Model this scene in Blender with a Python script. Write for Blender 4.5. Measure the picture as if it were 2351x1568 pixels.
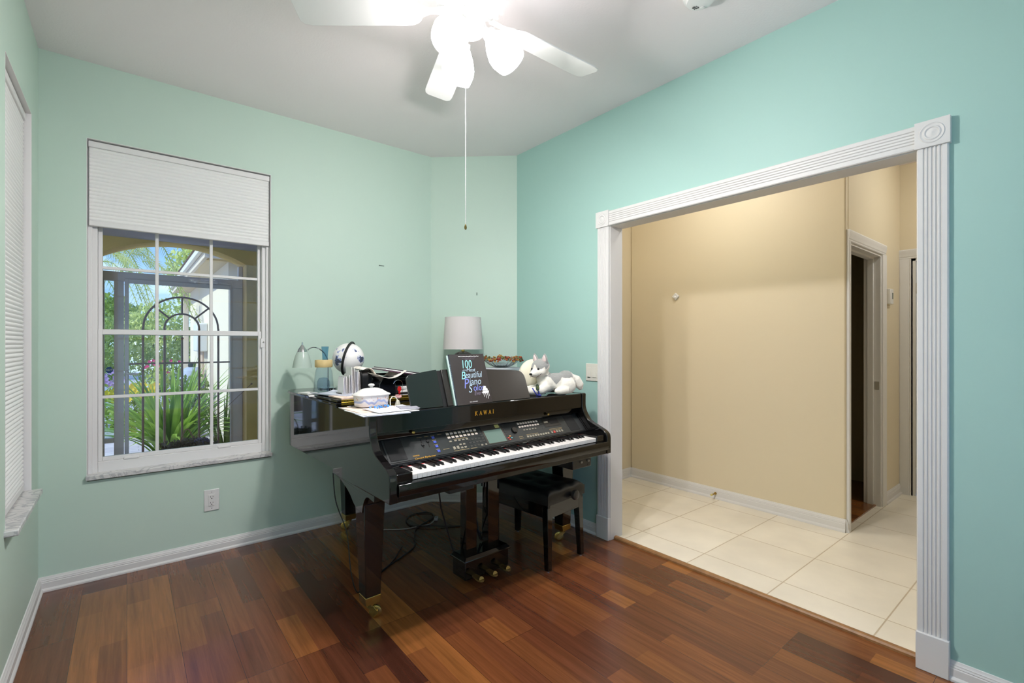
import bpy, bmesh, math, random
from mathutils import Vector, Matrix, Euler, noise
random.seed(7)
PI = math.pi
S = bpy.context.scene
COL = S.collection
for o in list(bpy.data.objects): bpy.data.objects.remove(o, do_unlink=True)

# ------------------------------------------------------------------ camera, world, sun, exposure
cd = bpy.data.cameras.new('camera'); cam = bpy.data.objects.new('camera', cd); COL.objects.link(cam)
cd.sensor_width = 36.0; cd.sensor_fit = 'HORIZONTAL'; cd.lens = 1096.0 / 2351 * 36
cd.shift_y = 6.0 / 2351; cd.clip_start = 0.02
cam.location = (0, 0, 1.2925)
cam.rotation_euler = (PI / 2, 0, math.atan2(-.6279, .7783))
S.camera = cam
S.view_settings.view_transform = 'Standard'; S.view_settings.look = 'None'
S.view_settings.gamma = 1; S.view_settings.exposure = 0.0
S.view_settings.use_curve_mapping = False

def lin(c):
    return tuple((x / 255 / 12.92 if x / 255 <= .04045 else ((x / 255 + .055) / 1.055) ** 2.4) for x in c)

w = bpy.data.worlds.new('sky'); S.world = w; w.use_nodes = True
nt = w.node_tree; N = nt.nodes; K = nt.links; N.clear()
bg = N.new('ShaderNodeBackground'); wo = N.new('ShaderNodeOutputWorld')
tc = N.new('ShaderNodeTexCoord'); sp = N.new('ShaderNodeSeparateXYZ'); K.new(tc.outputs['Generated'], sp.inputs[0])
gr = N.new('ShaderNodeValToRGB'); K.new(sp.outputs[2], gr.inputs[0])
gr.color_ramp.elements[0].position = 0.0; gr.color_ramp.elements[0].color = (*lin((196, 212, 240)), 1)
gr.color_ramp.elements[1].position = 0.55; gr.color_ramp.elements[1].color = (*lin((64, 116, 220)), 1)
e = gr.color_ramp.elements.new(.2); e.color = (*lin((118, 162, 236)), 1)
cn = N.new('ShaderNodeTexNoise'); cn.inputs['Scale'].default_value = 5.5; cn.inputs['Detail'].default_value = 6
mp = N.new('ShaderNodeMapping'); mp.inputs['Scale'].default_value = (1, 1, 2.6); mp.inputs['Location'].default_value = (.3, .2, .1)
K.new(tc.outputs['Generated'], mp.inputs[0]); K.new(mp.outputs[0], cn.inputs['Vector'])
cr = N.new('ShaderNodeValToRGB'); cr.color_ramp.elements[0].position = .5; cr.color_ramp.elements[1].position = .66
K.new(cn.outputs[0], cr.inputs[0])
mx = N.new('ShaderNodeMixRGB'); K.new(cr.outputs[0], mx.inputs[0]); K.new(gr.outputs[0], mx.inputs[1]); mx.inputs[2].default_value = (.95, .97, 1, 1)
K.new(mx.outputs[0], bg.inputs[0]); bg.inputs[1].default_value = 1.9; K.new(bg.outputs[0], wo.inputs[0])

sd = bpy.data.lights.new('sun', 'SUN'); sun = bpy.data.objects.new('sun', sd); COL.objects.link(sun)
sd.energy = 4.6; sd.angle = .01; sd.color = (1, .95, .86); sun.location = (-6, 6, 12)
sun.rotation_euler = Vector((.75, .12, -.65)).to_track_quat('-Z', 'Y').to_euler()

LAMP = 27.0           # radiance of the lit fan shades
MOUTH = 16.5           # watts out of each open shade mouth
HALL = 55.0

# ------------------------------------------------------------------ materials
MATS = {}
def mat(name, color=(200, 200, 200), rough=.5, metal=0, spec=.5, ior=None, coat=0, trans=0, emis=0, bump=0, bscale=200, sheen=0, var=0, vscale=5, ecol=None, sss=0, coatr=.03):
    if name in MATS: return MATS[name]
    m = bpy.data.materials.new(name); m.use_nodes = True
    nt = m.node_tree; b = nt.nodes['Principled BSDF']
    c = (*lin(color), 1); b.inputs['Base Color'].default_value = c
    b.inputs['Roughness'].default_value = rough; b.inputs['Metallic'].default_value = metal
    b.inputs['Specular IOR Level'].default_value = spec
    if ior: b.inputs['IOR'].default_value = ior
    b.inputs['Coat Weight'].default_value = coat; b.inputs['Coat Roughness'].default_value = coatr
    b.inputs['Transmission Weight'].default_value = trans
    b.inputs['Sheen Weight'].default_value = sheen
    if emis:
        b.inputs['Emission Color'].default_value = (*lin(ecol or color), 1); b.inputs['Emission Strength'].default_value = emis
    t = nt.nodes.new('ShaderNodeTexCoord')
    if bump:
        n = nt.nodes.new('ShaderNodeTexNoise'); n.inputs['Scale'].default_value = bscale; n.inputs['Detail'].default_value = 3
        bp = nt.nodes.new('ShaderNodeBump'); bp.inputs['Strength'].default_value = bump; bp.inputs['Distance'].default_value = .002
        nt.links.new(t.outputs['Object'], n.inputs['Vector']); nt.links.new(n.outputs[0], bp.inputs['Height']); nt.links.new(bp.outputs[0], b.inputs['Normal'])
    if var:
        n = nt.nodes.new('ShaderNodeTexNoise'); n.inputs['Scale'].default_value = vscale; n.inputs['Detail'].default_value = 4
        mr = nt.nodes.new('ShaderNodeMapRange'); mr.inputs[1].default_value = .3; mr.inputs[2].default_value = .7
        mr.inputs[3].default_value = 1 - var; mr.inputs[4].default_value = 1 + var
        hs = nt.nodes.new('ShaderNodeHueSaturation'); hs.inputs['Color'].default_value = c
        nt.links.new(t.outputs['Object'], n.inputs['Vector']); nt.links.new(n.outputs[0], mr.inputs[0]); nt.links.new(mr.outputs[0], hs.inputs['Value'])
        nt.links.new(hs.outputs[0], b.inputs['Base Color'])
    MATS[name] = m; return m

def nodes(m): return m.node_tree.nodes, m.node_tree.links, m.node_tree.nodes['Principled BSDF']

def floor_wood():
    m = mat('floor_wood', (110, 65, 40), .3); N, K, B = nodes(m)
    t = N.new('ShaderNodeTexCoord'); s = N.new('ShaderNodeSeparateXYZ'); K.new(t.outputs['Object'], s.inputs[0])
    c = N.new('ShaderNodeCombineXYZ'); K.new(s.outputs[1], c.inputs[0]); K.new(s.outputs[0], c.inputs[1])
    mp = N.new('ShaderNodeMapping'); mp.inputs['Location'].default_value = (.36, .1805 * 20, 0); K.new(c.outputs[0], mp.inputs[0])
    br = N.new('ShaderNodeTexBrick'); br.offset = .37; br.offset_frequency = 3; br.squash = 1
    br.inputs['Scale'].default_value = 1; br.inputs['Brick Width'].default_value = 1.22; br.inputs['Row Height'].default_value = .1805
    br.inputs['Mortar Size'].default_value = .0007; br.inputs['Mortar Smooth'].default_value = .2
    br.inputs['Color1'].default_value = (0, 0, 0, 1); br.inputs['Color2'].default_value = (1, 1, 1, 1); br.inputs['Mortar'].default_value = (0, 0, 0, 1)
    K.new(mp.outputs[0], br.inputs['Vector'])
    b2 = N.new('ShaderNodeTexBrick'); b2.offset = .43; b2.offset_frequency = 2; b2.squash = 1
    b2.inputs['Scale'].default_value = 1; b2.inputs['Brick Width'].default_value = .61; b2.inputs['Row Height'].default_value = .1805 / 2; b2.inputs['Mortar Size'].default_value = 0
    b2.inputs['Color1'].default_value = (0, 0, 0, 1); b2.inputs['Color2'].default_value = (1, 1, 1, 1); K.new(mp.outputs[0], b2.inputs['Vector'])
    bm2 = N.new('ShaderNodeMixRGB'); bm2.inputs[0].default_value = .38; K.new(br.outputs['Color'], bm2.inputs[1]); K.new(b2.outputs['Color'], bm2.inputs[2])
    r = N.new('ShaderNodeValToRGB'); K.new(bm2.outputs[0], r.inputs[0])
    stops = [(0, (68, 36, 26)), (.2, (90, 50, 32)), (.38, (116, 67, 37)), (.52, (94, 52, 33)), (.68, (124, 75, 39)), (.84, (150, 95, 47)), (1, (118, 69, 37))]
    els = r.color_ramp.elements; els[0].color = (*lin(stops[0][1]), 1); els[1].color = (*lin(stops[-1][1]), 1)
    for p, q in stops[1:-1]:
        x = els.new(p); x.color = (*lin(q), 1)
    mg = N.new('ShaderNodeMapping'); mg.inputs['Scale'].default_value = (2.2, 46, 1); K.new(c.outputs[0], mg.inputs[0])
    off = N.new('ShaderNodeVectorMath'); off.operation = 'ADD'; K.new(mg.outputs[0], off.inputs[0])
    sc = N.new('ShaderNodeVectorMath'); sc.operation = 'SCALE'; sc.inputs['Scale'].default_value = 17; K.new(br.outputs['Color'], sc.inputs[0]); K.new(sc.outputs[0], off.inputs[1])
    gn = N.new('ShaderNodeTexNoise'); gn.inputs['Scale'].default_value = 1; gn.inputs['Detail'].default_value = 6; gn.inputs['Roughness'].default_value = .65; gn.inputs['Distortion'].default_value = .4
    K.new(off.outputs[0], gn.inputs['Vector'])
    gm = N.new('ShaderNodeMapRange'); gm.inputs[1].default_value = .3; gm.inputs[2].default_value = .72; gm.inputs[3].default_value = .72; gm.inputs[4].default_value = 1.28; K.new(gn.outputs[0], gm.inputs[0])
    hs = N.new('ShaderNodeHueSaturation'); K.new(r.outputs[0], hs.inputs['Color']); K.new(gm.outputs[0], hs.inputs['Value'])
    mm = N.new('ShaderNodeMixRGB'); K.new(br.outputs['Fac'], mm.inputs[0]); K.new(hs.outputs[0], mm.inputs[1]); mm.inputs[2].default_value = (*lin((40, 22, 16)), 1)
    K.new(mm.outputs[0], B.inputs['Base Color'])
    rr = N.new('ShaderNodeMapRange'); rr.inputs[3].default_value = .19; rr.inputs[4].default_value = .29; K.new(gn.outputs[0], rr.inputs[0]); K.new(rr.outputs[0], B.inputs['Roughness'])
    B.inputs['Specular IOR Level'].default_value = .4; B.inputs['Coat Weight'].default_value = .32; B.inputs['Coat Roughness'].default_value = .2
    return m

def grid_tiles(name, size, off, mort, c1, c2, cm, rough, w2=None, offset=0.0, bump=.3):
    m = mat(name, c1, rough); N, K, B = nodes(m)
    t = N.new('ShaderNodeTexCoord'); mp = N.new('ShaderNodeMapping'); mp.inputs['Location'].default_value = (*off, 0); K.new(t.outputs['Object'], mp.inputs[0])
    br = N.new('ShaderNodeTexBrick'); br.offset = offset; br.squash = 1
    br.inputs['Scale'].default_value = 1; br.inputs['Brick Width'].default_value = w2 or size; br.inputs['Row Height'].default_value = size
    br.inputs['Mortar Size'].default_value = mort; br.inputs['Mortar Smooth'].default_value = .3
    br.inputs['Color1'].default_value = (*lin(c1), 1); br.inputs['Color2'].default_value = (*lin(c2), 1); br.inputs['Mortar'].default_value = (*lin(cm), 1)
    K.new(mp.outputs[0], br.inputs['Vector'])
    n = N.new('ShaderNodeTexNoise'); n.inputs['Scale'].default_value = 4; n.inputs['Detail'].default_value = 5; K.new(t.outputs['Object'], n.inputs['Vector'])
    mr = N.new('ShaderNodeMapRange'); mr.inputs[1].default_value = .3; mr.inputs[2].default_value = .7; mr.inputs[3].default_value = .94; mr.inputs[4].default_value = 1.05; K.new(n.outputs[0], mr.inputs[0])
    hs = N.new('ShaderNodeHueSaturation'); K.new(br.outputs['Color'], hs.inputs['Color']); K.new(mr.outputs[0], hs.inputs['Value']); K.new(hs.outputs[0], B.inputs['Base Color'])
    bp = N.new('ShaderNodeBump'); bp.invert = True; bp.inputs['Strength'].default_value = bump; bp.inputs['Distance'].default_value = .002; K.new(br.outputs['Fac'], bp.inputs['Height']); K.new(bp.outputs[0], B.inputs['Normal'])
    return m

def marble():
    m = mat('marble', (205, 203, 200), .25); N, K, B = nodes(m)
    t = N.new('ShaderNodeTexCoord'); n = N.new('ShaderNodeTexNoise'); n.inputs['Scale'].default_value = 5; n.inputs['Detail'].default_value = 8; n.inputs['Distortion'].default_value = 2.5
    K.new(t.outputs['Object'], n.inputs['Vector']); r = N.new('ShaderNodeValToRGB'); K.new(n.outputs[0], r.inputs[0])
    e = r.color_ramp.elements; e[0].position = .44; e[0].color = (*lin((218, 216, 213)), 1); e[1].position = .56; e[1].color = (*lin((218, 216, 213)), 1)
    x = e.new(.5); x.color = (*lin((176, 176, 178)), 1); x = e.new(.485); x.color = (*lin((208, 207, 204)), 1)
    K.new(r.outputs[0], B.inputs['Base Color']); return m

def glass_thin(name, tint=(235, 245, 245), gl=1.0):
    m = bpy.data.materials.new(name); m.use_nodes = True; nt = m.node_tree; N = nt.nodes; K = nt.links; N.clear()
    o = N.new('ShaderNodeOutputMaterial'); mx = N.new('ShaderNodeMixShader'); tr = N.new('ShaderNodeBsdfTransparent'); g = N.new('ShaderNodeBsdfGlossy'); f = N.new('ShaderNodeLayerWeight')
    tr.inputs[0].default_value = (*lin(tint), 1); g.inputs[1].default_value = .01; f.inputs[0].default_value = .5
    pw = N.new('ShaderNodeMath'); pw.operation = 'POWER'; pw.inputs[1].default_value = 4.5; K.new(f.outputs['Facing'], pw.inputs[0])
    ml = N.new('ShaderNodeMath'); ml.operation = 'MULTIPLY_ADD'; ml.inputs[1].default_value = .6 * gl; ml.inputs[2].default_value = .035; K.new(pw.outputs[0], ml.inputs[0])
    K.new(ml.outputs[0], mx.inputs[0]); K.new(tr.outputs[0], mx.inputs[1]); K.new(g.outputs[0], mx.inputs[2]); K.new(mx.outputs[0], o.inputs[0])
    MATS[name] = m; return m

def shade_cloth(name, color, tl=.4, stripes=0):
    m = bpy.data.materials.new(name); m.use_nodes = True; nt = m.node_tree; N = nt.nodes; K = nt.links; N.clear()
    o = N.new('ShaderNodeOutputMaterial'); mx = N.new('ShaderNodeMixShader'); d = N.new('ShaderNodeBsdfDiffuse'); t = N.new('ShaderNodeBsdfTranslucent')
    d.inputs[0].default_value = (*lin(color), 1); t.inputs[0].default_value = (*lin(color), 1); mx.inputs[0].default_value = tl
    K.new(d.outputs[0], mx.inputs[1]); K.new(t.outputs[0], mx.inputs[2]); K.new(mx.outputs[0], o.inputs[0]); MATS[name] = m; return m

def attr_mat(name, rough=.9, sheen=0, bump=0, bscale=300):
    m = mat(name, (200, 200, 200), rough, sheen=sheen, bump=bump, bscale=bscale); N, K, B = nodes(m)
    a = N.new('ShaderNodeAttribute'); a.attribute_name = 'Col'; K.new(a.outputs['Color'], B.inputs['Base Color']); return m

def foliage(name, c1, c2, tl=.3):
    m = bpy.data.materials.new(name); m.use_nodes = True; nt = m.node_tree; N = nt.nodes; K = nt.links; N.clear()
    o = N.new('ShaderNodeOutputMaterial'); mx = N.new('ShaderNodeMixShader'); d = N.new('ShaderNodeBsdfPrincipled'); t = N.new('ShaderNodeBsdfTranslucent')
    tc = N.new('ShaderNodeTexCoord'); n = N.new('ShaderNodeTexNoise'); n.inputs['Scale'].default_value = 3; K.new(tc.outputs['Object'], n.inputs['Vector'])
    r = N.new('ShaderNodeValToRGB'); K.new(n.outputs[0], r.inputs[0]); e = r.color_ramp.elements
    e[0].position = .35; e[0].color = (*lin(c1), 1); e[1].position = .65; e[1].color = (*lin(c2), 1)
    K.new(r.outputs[0], d.inputs['Base Color']); d.inputs['Roughness'].default_value = .5; K.new(r.outputs[0], t.inputs[0]); mx.inputs[0].default_value = tl
    K.new(d.outputs[0], mx.inputs[1]); K.new(t.outputs[0], mx.inputs[2]); K.new(mx.outputs[0], o.inputs[0]); MATS[name] = m; return m

WOOD = floor_wood()
TILE = grid_tiles('hall_tile', .452, (-2.764 + .452 * 10, -1.542 + .452 * 10), .0035, (240, 233, 216), (234, 226, 208), (196, 180, 152), .35)
PAVER = grid_tiles('pavers', .12, (0, 0), .004, (205, 200, 205), (188, 182, 190), (150, 146, 150), .8, w2=.24, offset=.5)
MARB = marble()
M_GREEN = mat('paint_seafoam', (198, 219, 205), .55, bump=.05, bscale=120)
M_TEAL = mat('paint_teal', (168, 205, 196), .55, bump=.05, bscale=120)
M_CEIL = mat('paint_ceiling', (247, 239, 239), .9, bump=.3, bscale=90)
M_BEIGE = mat('paint_beige', (226, 213, 184), .6, bump=.04, bscale=120)
M_TRIM = mat('trim_white', (224, 222, 219), .45, spec=.3)
M_WIN = mat('window_white', (232, 230, 228), .5, spec=.3)
M_BLACK = mat('lacquer_black', (11, 10, 10), .04, ior=1.57)
M_SATIN = mat('satin_black', (22, 23, 24), .38)
M_PANEL = mat('panel_charcoal', (38, 41, 41), .4)
M_BRASS = mat('brass', (196, 168, 96), .22, 1)
M_GOLD = mat('gold_letter', (225, 170, 60), .35, .6, emis=0)
M_CHROME = mat('chrome', (205, 208, 210), .12, 1)
M_WPLAS = mat('white_plastic', (228, 227, 224), .35)
M_FANW = mat('fan_white', (235, 235, 233), .4)
M_BPLAS = mat('black_plastic', (20, 20, 21), .45)
M_PAPER = mat('paper_white', (232, 230, 228), .75)
M_RED = mat('red', (205, 20, 25), .4)
M_DARKHOLE = mat('dark_slot', (22, 20, 18), .8)
M_IVORY = mat('white_key', (236, 231, 226), .25)
M_EBONY = mat('black_key', (16, 16, 17), .3)
M_GLASS = glass_thin('window_glass')
M_OUTG = mat('gate_frame_paint', (222, 208, 204), .5)
M_IRON = mat('iron_bronze', (140, 104, 84), .5)
M_STUC_B = mat('stucco_brown', (236, 200, 126), .9, bump=.6, bscale=60, var=.08)
M_STUC_W = mat('stucco_cream', (230, 216, 194), .9, bump=.5, bscale=60)

# ------------------------------------------------------------------ mesh builder
class MB:
    def __init__(s): s.v = []; s.f = []; s.mi = []; s.m = 0; s.T = None
    def add(s, vs, fs):
        b = len(s.v)
        if s.T is not None: vs = [tuple(s.T @ Vector(v)) for v in vs]
        s.v += [tuple(v) for v in vs]; s.f += [tuple(b + i for i in f) for f in fs]; s.mi += [s.m] * len(fs); return s
    def box(s, x0, x1, y0, y1, z0, z1):
        v = [(x, y, z) for z in (z0, z1) for y in (y0, y1) for x in (x0, x1)]
        return s.add(v, [(0, 2, 3, 1), (4, 5, 7, 6), (0, 1, 5, 4), (2, 6, 7, 3), (0, 4, 6, 2), (1, 3, 7, 5)])
    def prism(s, poly, ax, a0, a1):
        def P(p, a):
            return (a, p[0], p[1]) if ax == 'x' else ((p[0], a, p[1]) if ax == 'y' else (p[0], p[1], a))
        n = len(poly); v = [P(p, a0) for p in poly] + [P(p, a1) for p in poly]
        return s.add(v, [tuple(range(n))[::-1], tuple(range(n, 2 * n))] + [(i, (i + 1) % n, n + (i + 1) % n, n + i) for i in range(n)])
    def frustum(s, c0, h0, c1, h1):   # square sections: centre, half sizes
        v = []
        for c, h in ((c0, h0), (c1, h1)):
            for sy in (-1, 1):
                for sx in (-1, 1): v.append((c[0] + sx * h[0], c[1] + sy * h[1], c[2]))
        return s.add(v, [(0, 2, 3, 1), (4, 5, 7, 6), (0, 1, 5, 4), (2, 6, 7, 3), (0, 4, 6, 2), (1, 3, 7, 5)])
    def ring(s, rings, closed=False, caps=True):
        n = len(rings[0]); v = [p for r in rings for p in r]; f = []
        m = len(rings)
        for i in range(m if closed else m - 1):
            a = i * n; b = ((i + 1) % m) * n
            for j in range(n): f.append((a + j, a + (j + 1) % n, b + (j + 1) % n, b + j))
        if caps and not closed: f += [tuple(range(n))[::-1], tuple((m - 1) * n + j for j in range(n))]
        return s.add(v, f)
    def tube(s, path, r, n=8, closed=False, caps=True):
        P = [Vector(p) for p in path]; rings = []; m = len(P)
        R = r if isinstance(r, (list, tuple)) else [r] * m
        up = None
        for i, p in enumerate(P):
            t = (P[(i + 1) % m] - P[i - 1]) if closed else (P[min(i + 1, m - 1)] - P[max(i - 1, 0)])
            if t.length < 1e-9: t = Vector((0, 0, 1))
            t.normalize()
            if up is None: up = t.orthogonal().normalized()
            up = (up - t * up.dot(t));
            if up.length < 1e-6: up = t.orthogonal()
            up.normalize(); q = t.cross(up)
            rings.append([tuple(p + (up * math.cos(2 * PI * k / n) + q * math.sin(2 * PI * k / n)) * R[i]) for k in range(n)])
        return s.ring(rings, closed, caps)
    def cyl(s, p0, p1, r0, r1=None, n=24): return s.tube([p0, p1], [r0, r0 if r1 is None else r1], n)
    def lathe(s, prof, c=(0, 0, 0), n=32, caps=True, axis=None, sx=1, sy=1):
        M = Matrix.Identity(3)
        if axis is not None: M = Vector((0, 0, 1)).rotation_difference(Vector(axis)).to_matrix()
        rings = [[tuple(Vector(c) + M @ Vector((sx * r * math.cos(2 * PI * k / n), sy * r * math.sin(2 * PI * k / n), z))) for k in range(n)] for r, z in prof]
        return s.ring(rings, False, caps)
    def ball(s, c, r, n=16, m=10):
        if not isinstance(r, (tuple, list)): r = (r, r, r)
        rings = []
        for i in range(1, m):
            a = PI * i / m
            rings.append([(c[0] + r[0] * math.sin(a) * math.cos(2 * PI * k / n), c[1] + r[1] * math.sin(a) * math.sin(2 * PI * k / n), c[2] - r[2] * math.cos(a)) for k in range(n)])
        return s.ring(rings)
    def sheet(s, fn, nu, nv, th=0):
        v = [fn(i / nu, j / nv) for j in range(nv + 1) for i in range(nu + 1)]
        f = [(j * (nu + 1) + i, j * (nu + 1) + i + 1, (j + 1) * (nu + 1) + i + 1, (j + 1) * (nu + 1) + i) for j in range(nv) for i in range(nu)]
        if th:
            L = len(v); v2 = [(p[0], p[1], p[2] - th) for p in v]; f2 = [tuple(L + a for a in q)[::-1] for q in f]; e = []
            W = nu + 1
            bd = [i for i in range(W)] + [j * W + nu for j in range(1, nv + 1)] + [nv * W + i for i in range(nu - 1, -1, -1)] + [j * W for j in range(nv - 1, 0, -1)]
            for k in range(len(bd)):
                a, b = bd[k], bd[(k + 1) % len(bd)]; e.append((b, a, L + a, L + b))
            v += v2; f += f2 + e
        return s.add(v, f)
    def build(s, name, mats, parent=None, bevel=0, seg=2, ang=32, fix=True):
        me = bpy.data.meshes.new(name); me.from_pydata(s.v, [], s.f)
        if not isinstance(mats, (list, tuple)): mats = [mats]
        for m in mats: me.materials.append(m)
        me.polygons.foreach_set('material_index', s.mi)
        if fix:
            bm = bmesh.new(); bm.from_mesh(me); bmesh.ops.recalc_face_normals(bm, faces=bm.faces); bm.to_mesh(me); bm.free()
        me.polygons.foreach_set('use_smooth', [True] * len(me.polygons))
        me.set_sharp_from_angle(angle=math.radians(ang)); me.update()
        o = bpy.data.objects.new(name, me); COL.objects.link(o)
        if parent: o.parent = parent
        if bevel:
            b = o.modifiers.new('bevel', 'BEVEL'); b.width = bevel; b.segments = seg; b.limit_method = 'ANGLE'; b.angle_limit = math.radians(40); b.harden_normals = False
        return o

def tag(o, label=None, cat=None, group=None, kind=None):
    if label: o['label'] = label
    if cat: o['category'] = cat
    if group: o['group'] = group
    if kind: o['kind'] = kind
    return o
def thing(name, label, cat, loc=(0, 0, 0), rz=0, group=None, kind=None):
    o = bpy.data.objects.new(name, None); COL.objects.link(o); o.empty_display_size = .05
    o.location = loc; o.rotation_euler = (0, 0, rz); return tag(o, label, cat, group, kind)
def struct(o, label, cat='structure'): return tag(o, label, cat, kind='structure')
def dup(root, loc=None, rz=None, label=None, group=None):
    r = root.copy(); COL.objects.link(r)
    if loc is not None: r.location = loc
    if rz is not None: r.rotation_euler = (0, 0, rz)
    if label: r['label'] = label
    if group: r['group'] = group
    for ch in list(root.children):
        c = ch.copy(); COL.objects.link(c); c.parent = r
        for g in list(ch.children):
            d = g.copy(); COL.objects.link(d); d.parent = c
    return r
def text_mesh(txt, size, mat_, name, parent, M, shear=0, ext=.0003, align='CENTER', bold=0, space=1, xs=1):
    cu = bpy.data.curves.new('t', 'FONT'); cu.body = txt; cu.size = size; cu.align_x = align; cu.align_y = 'CENTER'; cu.shear = shear
    cu.extrude = ext; cu.offset = bold; cu.space_character = space; cu.resolution_u = 3
    o = bpy.data.objects.new('t', cu); COL.objects.link(o)
    dg = bpy.context.evaluated_depsgraph_get(); me = bpy.data.meshes.new_from_object(o.evaluated_get(dg))
    bpy.data.objects.remove(o, do_unlink=True); me.materials.clear(); me.materials.append(mat_)
    if xs != 1: me.transform(Matrix.Diagonal((xs, 1, 1, 1)))
    me.transform(M)
    r = bpy.data.objects.new(name, me); COL.objects.link(r); r.parent = parent; return r
def blob(name, mb, mat_, parent, voxel=.005, smooth=6, colfn=None, disp=0):
    o = mb.build(name, mat_, parent)
    o.parent = None
    m = o.modifiers.new('r', 'REMESH'); m.mode = 'VOXEL'; m.voxel_size = voxel; m.use_smooth_shade = True
    m = o.modifiers.new('s', 'SMOOTH'); m.iterations = smooth; m.factor = .6
    dg = bpy.context.evaluated_depsgraph_get(); me = bpy.data.meshes.new_from_object(o.evaluated_get(dg))
    o.modifiers.clear(); o.data = me; o.parent = parent; me.name = name
    me.polygons.foreach_set('use_smooth', [True] * len(me.polygons))
    if disp:
        for v in me.vertices:
            v.co += v.normal * (noise.noise(v.co * 160) * disp)
    if colfn:
        ca = me.color_attributes.new('Col', 'FLOAT_COLOR', 'POINT')
        for i, v in enumerate(me.vertices): ca.data[i].color = (*lin(colfn(v.co)), 1)
    if not me.materials: me.materials.append(mat_)
    return o
def Mfrom(o, x, y):     # matrix whose X/Y axes are given, Z = normal, at origin o
    x = Vector(x).normalized(); y = Vector(y); y = (y - x * y.dot(x)).normalized(); z = x.cross(y)
    m = Matrix((x, y, z)).transposed().to_4x4(); m.translation = Vector(o); return m

# ------------------------------------------------------------------ the room
CH = 2.833; XL = -.359; XR = 2.48; YA = 3.48; YF = -.6
def wall_boxes(m, ax, a0, a1, t0, t1, z0, z1, holes):
    """wall along axis ax from a0..a1, thickness t0..t1, holes (h0,h1,zb,zt)"""
    def B(u0, u1, q0, q1):
        if u1 - u0 < 1e-6 or q1 - q0 < 1e-6: return
        if ax == 'x': m.box(u0, u1, t0, t1, q0, q1)
        else: m.box(t0, t1, u0, u1, q0, q1)
    cur = a0
    for h0, h1, zb, zt in sorted(holes):
        B(cur, h0, z0, z1); B(h0, h1, z0, zb); B(h0, h1, zt, z1); cur = h1
    B(cur, a1, z0, z1)
    return m
W1 = (-.169, .745, .572, 2.417)     # window 1 opening on the back wall (x0,x1,z0,z1)
W2 = (2.615, 3.253, .585, 2.403)    # window 2 opening on the left wall (y0,y1,z0,z1)
m = wall_boxes(MB(), 'x', XL - .2, 2.0, YA, YA + .2, 0, CH, [(W1[0], W1[1], W1[2] - .03, W1[3])])
struct(m.build('wall_back', M_GREEN), 'pale seafoam green wall with the tall window, behind the piano', 'wall')
m = MB(); m.prism([(1.952, 3.48), (2.48, 3.009), (2.60, 3.12), (2.05, 3.68), (1.952, 3.68)], 'z', 0, CH)
struct(m.build('wall_corner', M_GREEN), 'narrow angled pale green wall in the far corner', 'wall')
OY0, OY1, OZ = .473, 2.041, 2.069
m = wall_boxes(MB(), 'y', YF - .15, 3.12, XR, XR + .105, 0, CH, [(OY0, OY1, 0, OZ)])
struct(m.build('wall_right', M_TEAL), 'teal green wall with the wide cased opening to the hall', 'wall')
m = wall_boxes(MB(), 'y', YF - .15, YA, XL - .2, XL, 0, CH, [(W2[0], W2[1], W2[2] - .03, W2[3])])
struct(m.build('wall_left', M_GREEN), 'pale green wall at the far left with the shaded window', 'wall')
W3 = (-.15, 2.25, .35, 2.52)  # opening for the added, unseen daylight window
m = wall_boxes(MB(), 'x', XL, XR, YF - .15, YF, 0, CH, [(W3[0], W3[1], W3[2], W3[3])]); struct(m.build('wall_front', M_GREEN), 'pale green wall behind the viewer', 'wall')
m = MB().box(XL - .3, 5.6, YF - 1.2, 3.75, CH, CH + .12); struct(m.build('ceiling', M_CEIL), 'light grey textured ceiling over the piano room and hall', 'ceiling')
m = MB().box(XL - .2, XR + .06, YF - .15, YA + .05, -.06, 0); struct(m.build('floor', WOOD), 'dark reddish brown hardwood plank floor', 'floor')
m = MB().box(XR + .06, 5.4, -1.7, 3.05, -.06, .004); struct(m.build('floor_hall', TILE), 'cream ceramic tile floor of the hall', 'floor')

# hall
m = wall_boxes(MB(), 'y', -1.7, 3.1, XR + .105, XR + .12, 0, CH, [(OY0, OY1, 0, OZ)])
struct(m.build('wall_hall_near', M_BEIGE), 'beige hall side of the wall with the opening', 'wall')
EX, EY = 3.83, 1.108
m = MB(); m.prism([(EX, EY), (EX + .052, EY), (EX + .052, EY + .11), (EX + .11, EY + .11), (EX + .11, 2.9), (EX, 2.9)], 'z', 0, CH)
struct(m.build('wall_hall_long', M_BEIGE, bevel=.012), 'long beige hall wall facing the opening', 'wall')
m = MB().box(XR + .12, EX + .11, 2.9, 3.05, 0, CH); struct(m.build('wall_hall_end', M_BEIGE), 'narrow beige wall at the end of the hall recess', 'wall')
D1 = (3.895, 4.655, 2.0)
m = MB().box(EX + .052, 5.2, EY, EY + .11, D1[2], CH); m.box(D1[1], 5.2, EY, EY + .11, 0, D1[2])
struct(m.build('wall_hall_cross', M_BEIGE), 'beige hall wall around the dark doorway', 'wall')
m = wall_boxes(MB(), 'y', -1.7, EY + .11, 5.2, 5.32, 0, CH, [(.2, 1.02, 0, 2.02)])
struct(m.build('wall_hall_far', M_BEIGE), 'beige wall at the far end of the hall with the panelled door', 'wall')
m = MB().box(XR + .1, 5.32, -1.82, -1.7, 0, CH); struct(m.build('wall_hall_side', M_BEIGE), 'beige wall closing the hall, out of view', 'wall')
M_ROOM_SHADE = mat('side_room_shade', (150, 138, 104), .8)  # dark olive tone stands in for the room's lack of light
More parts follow.
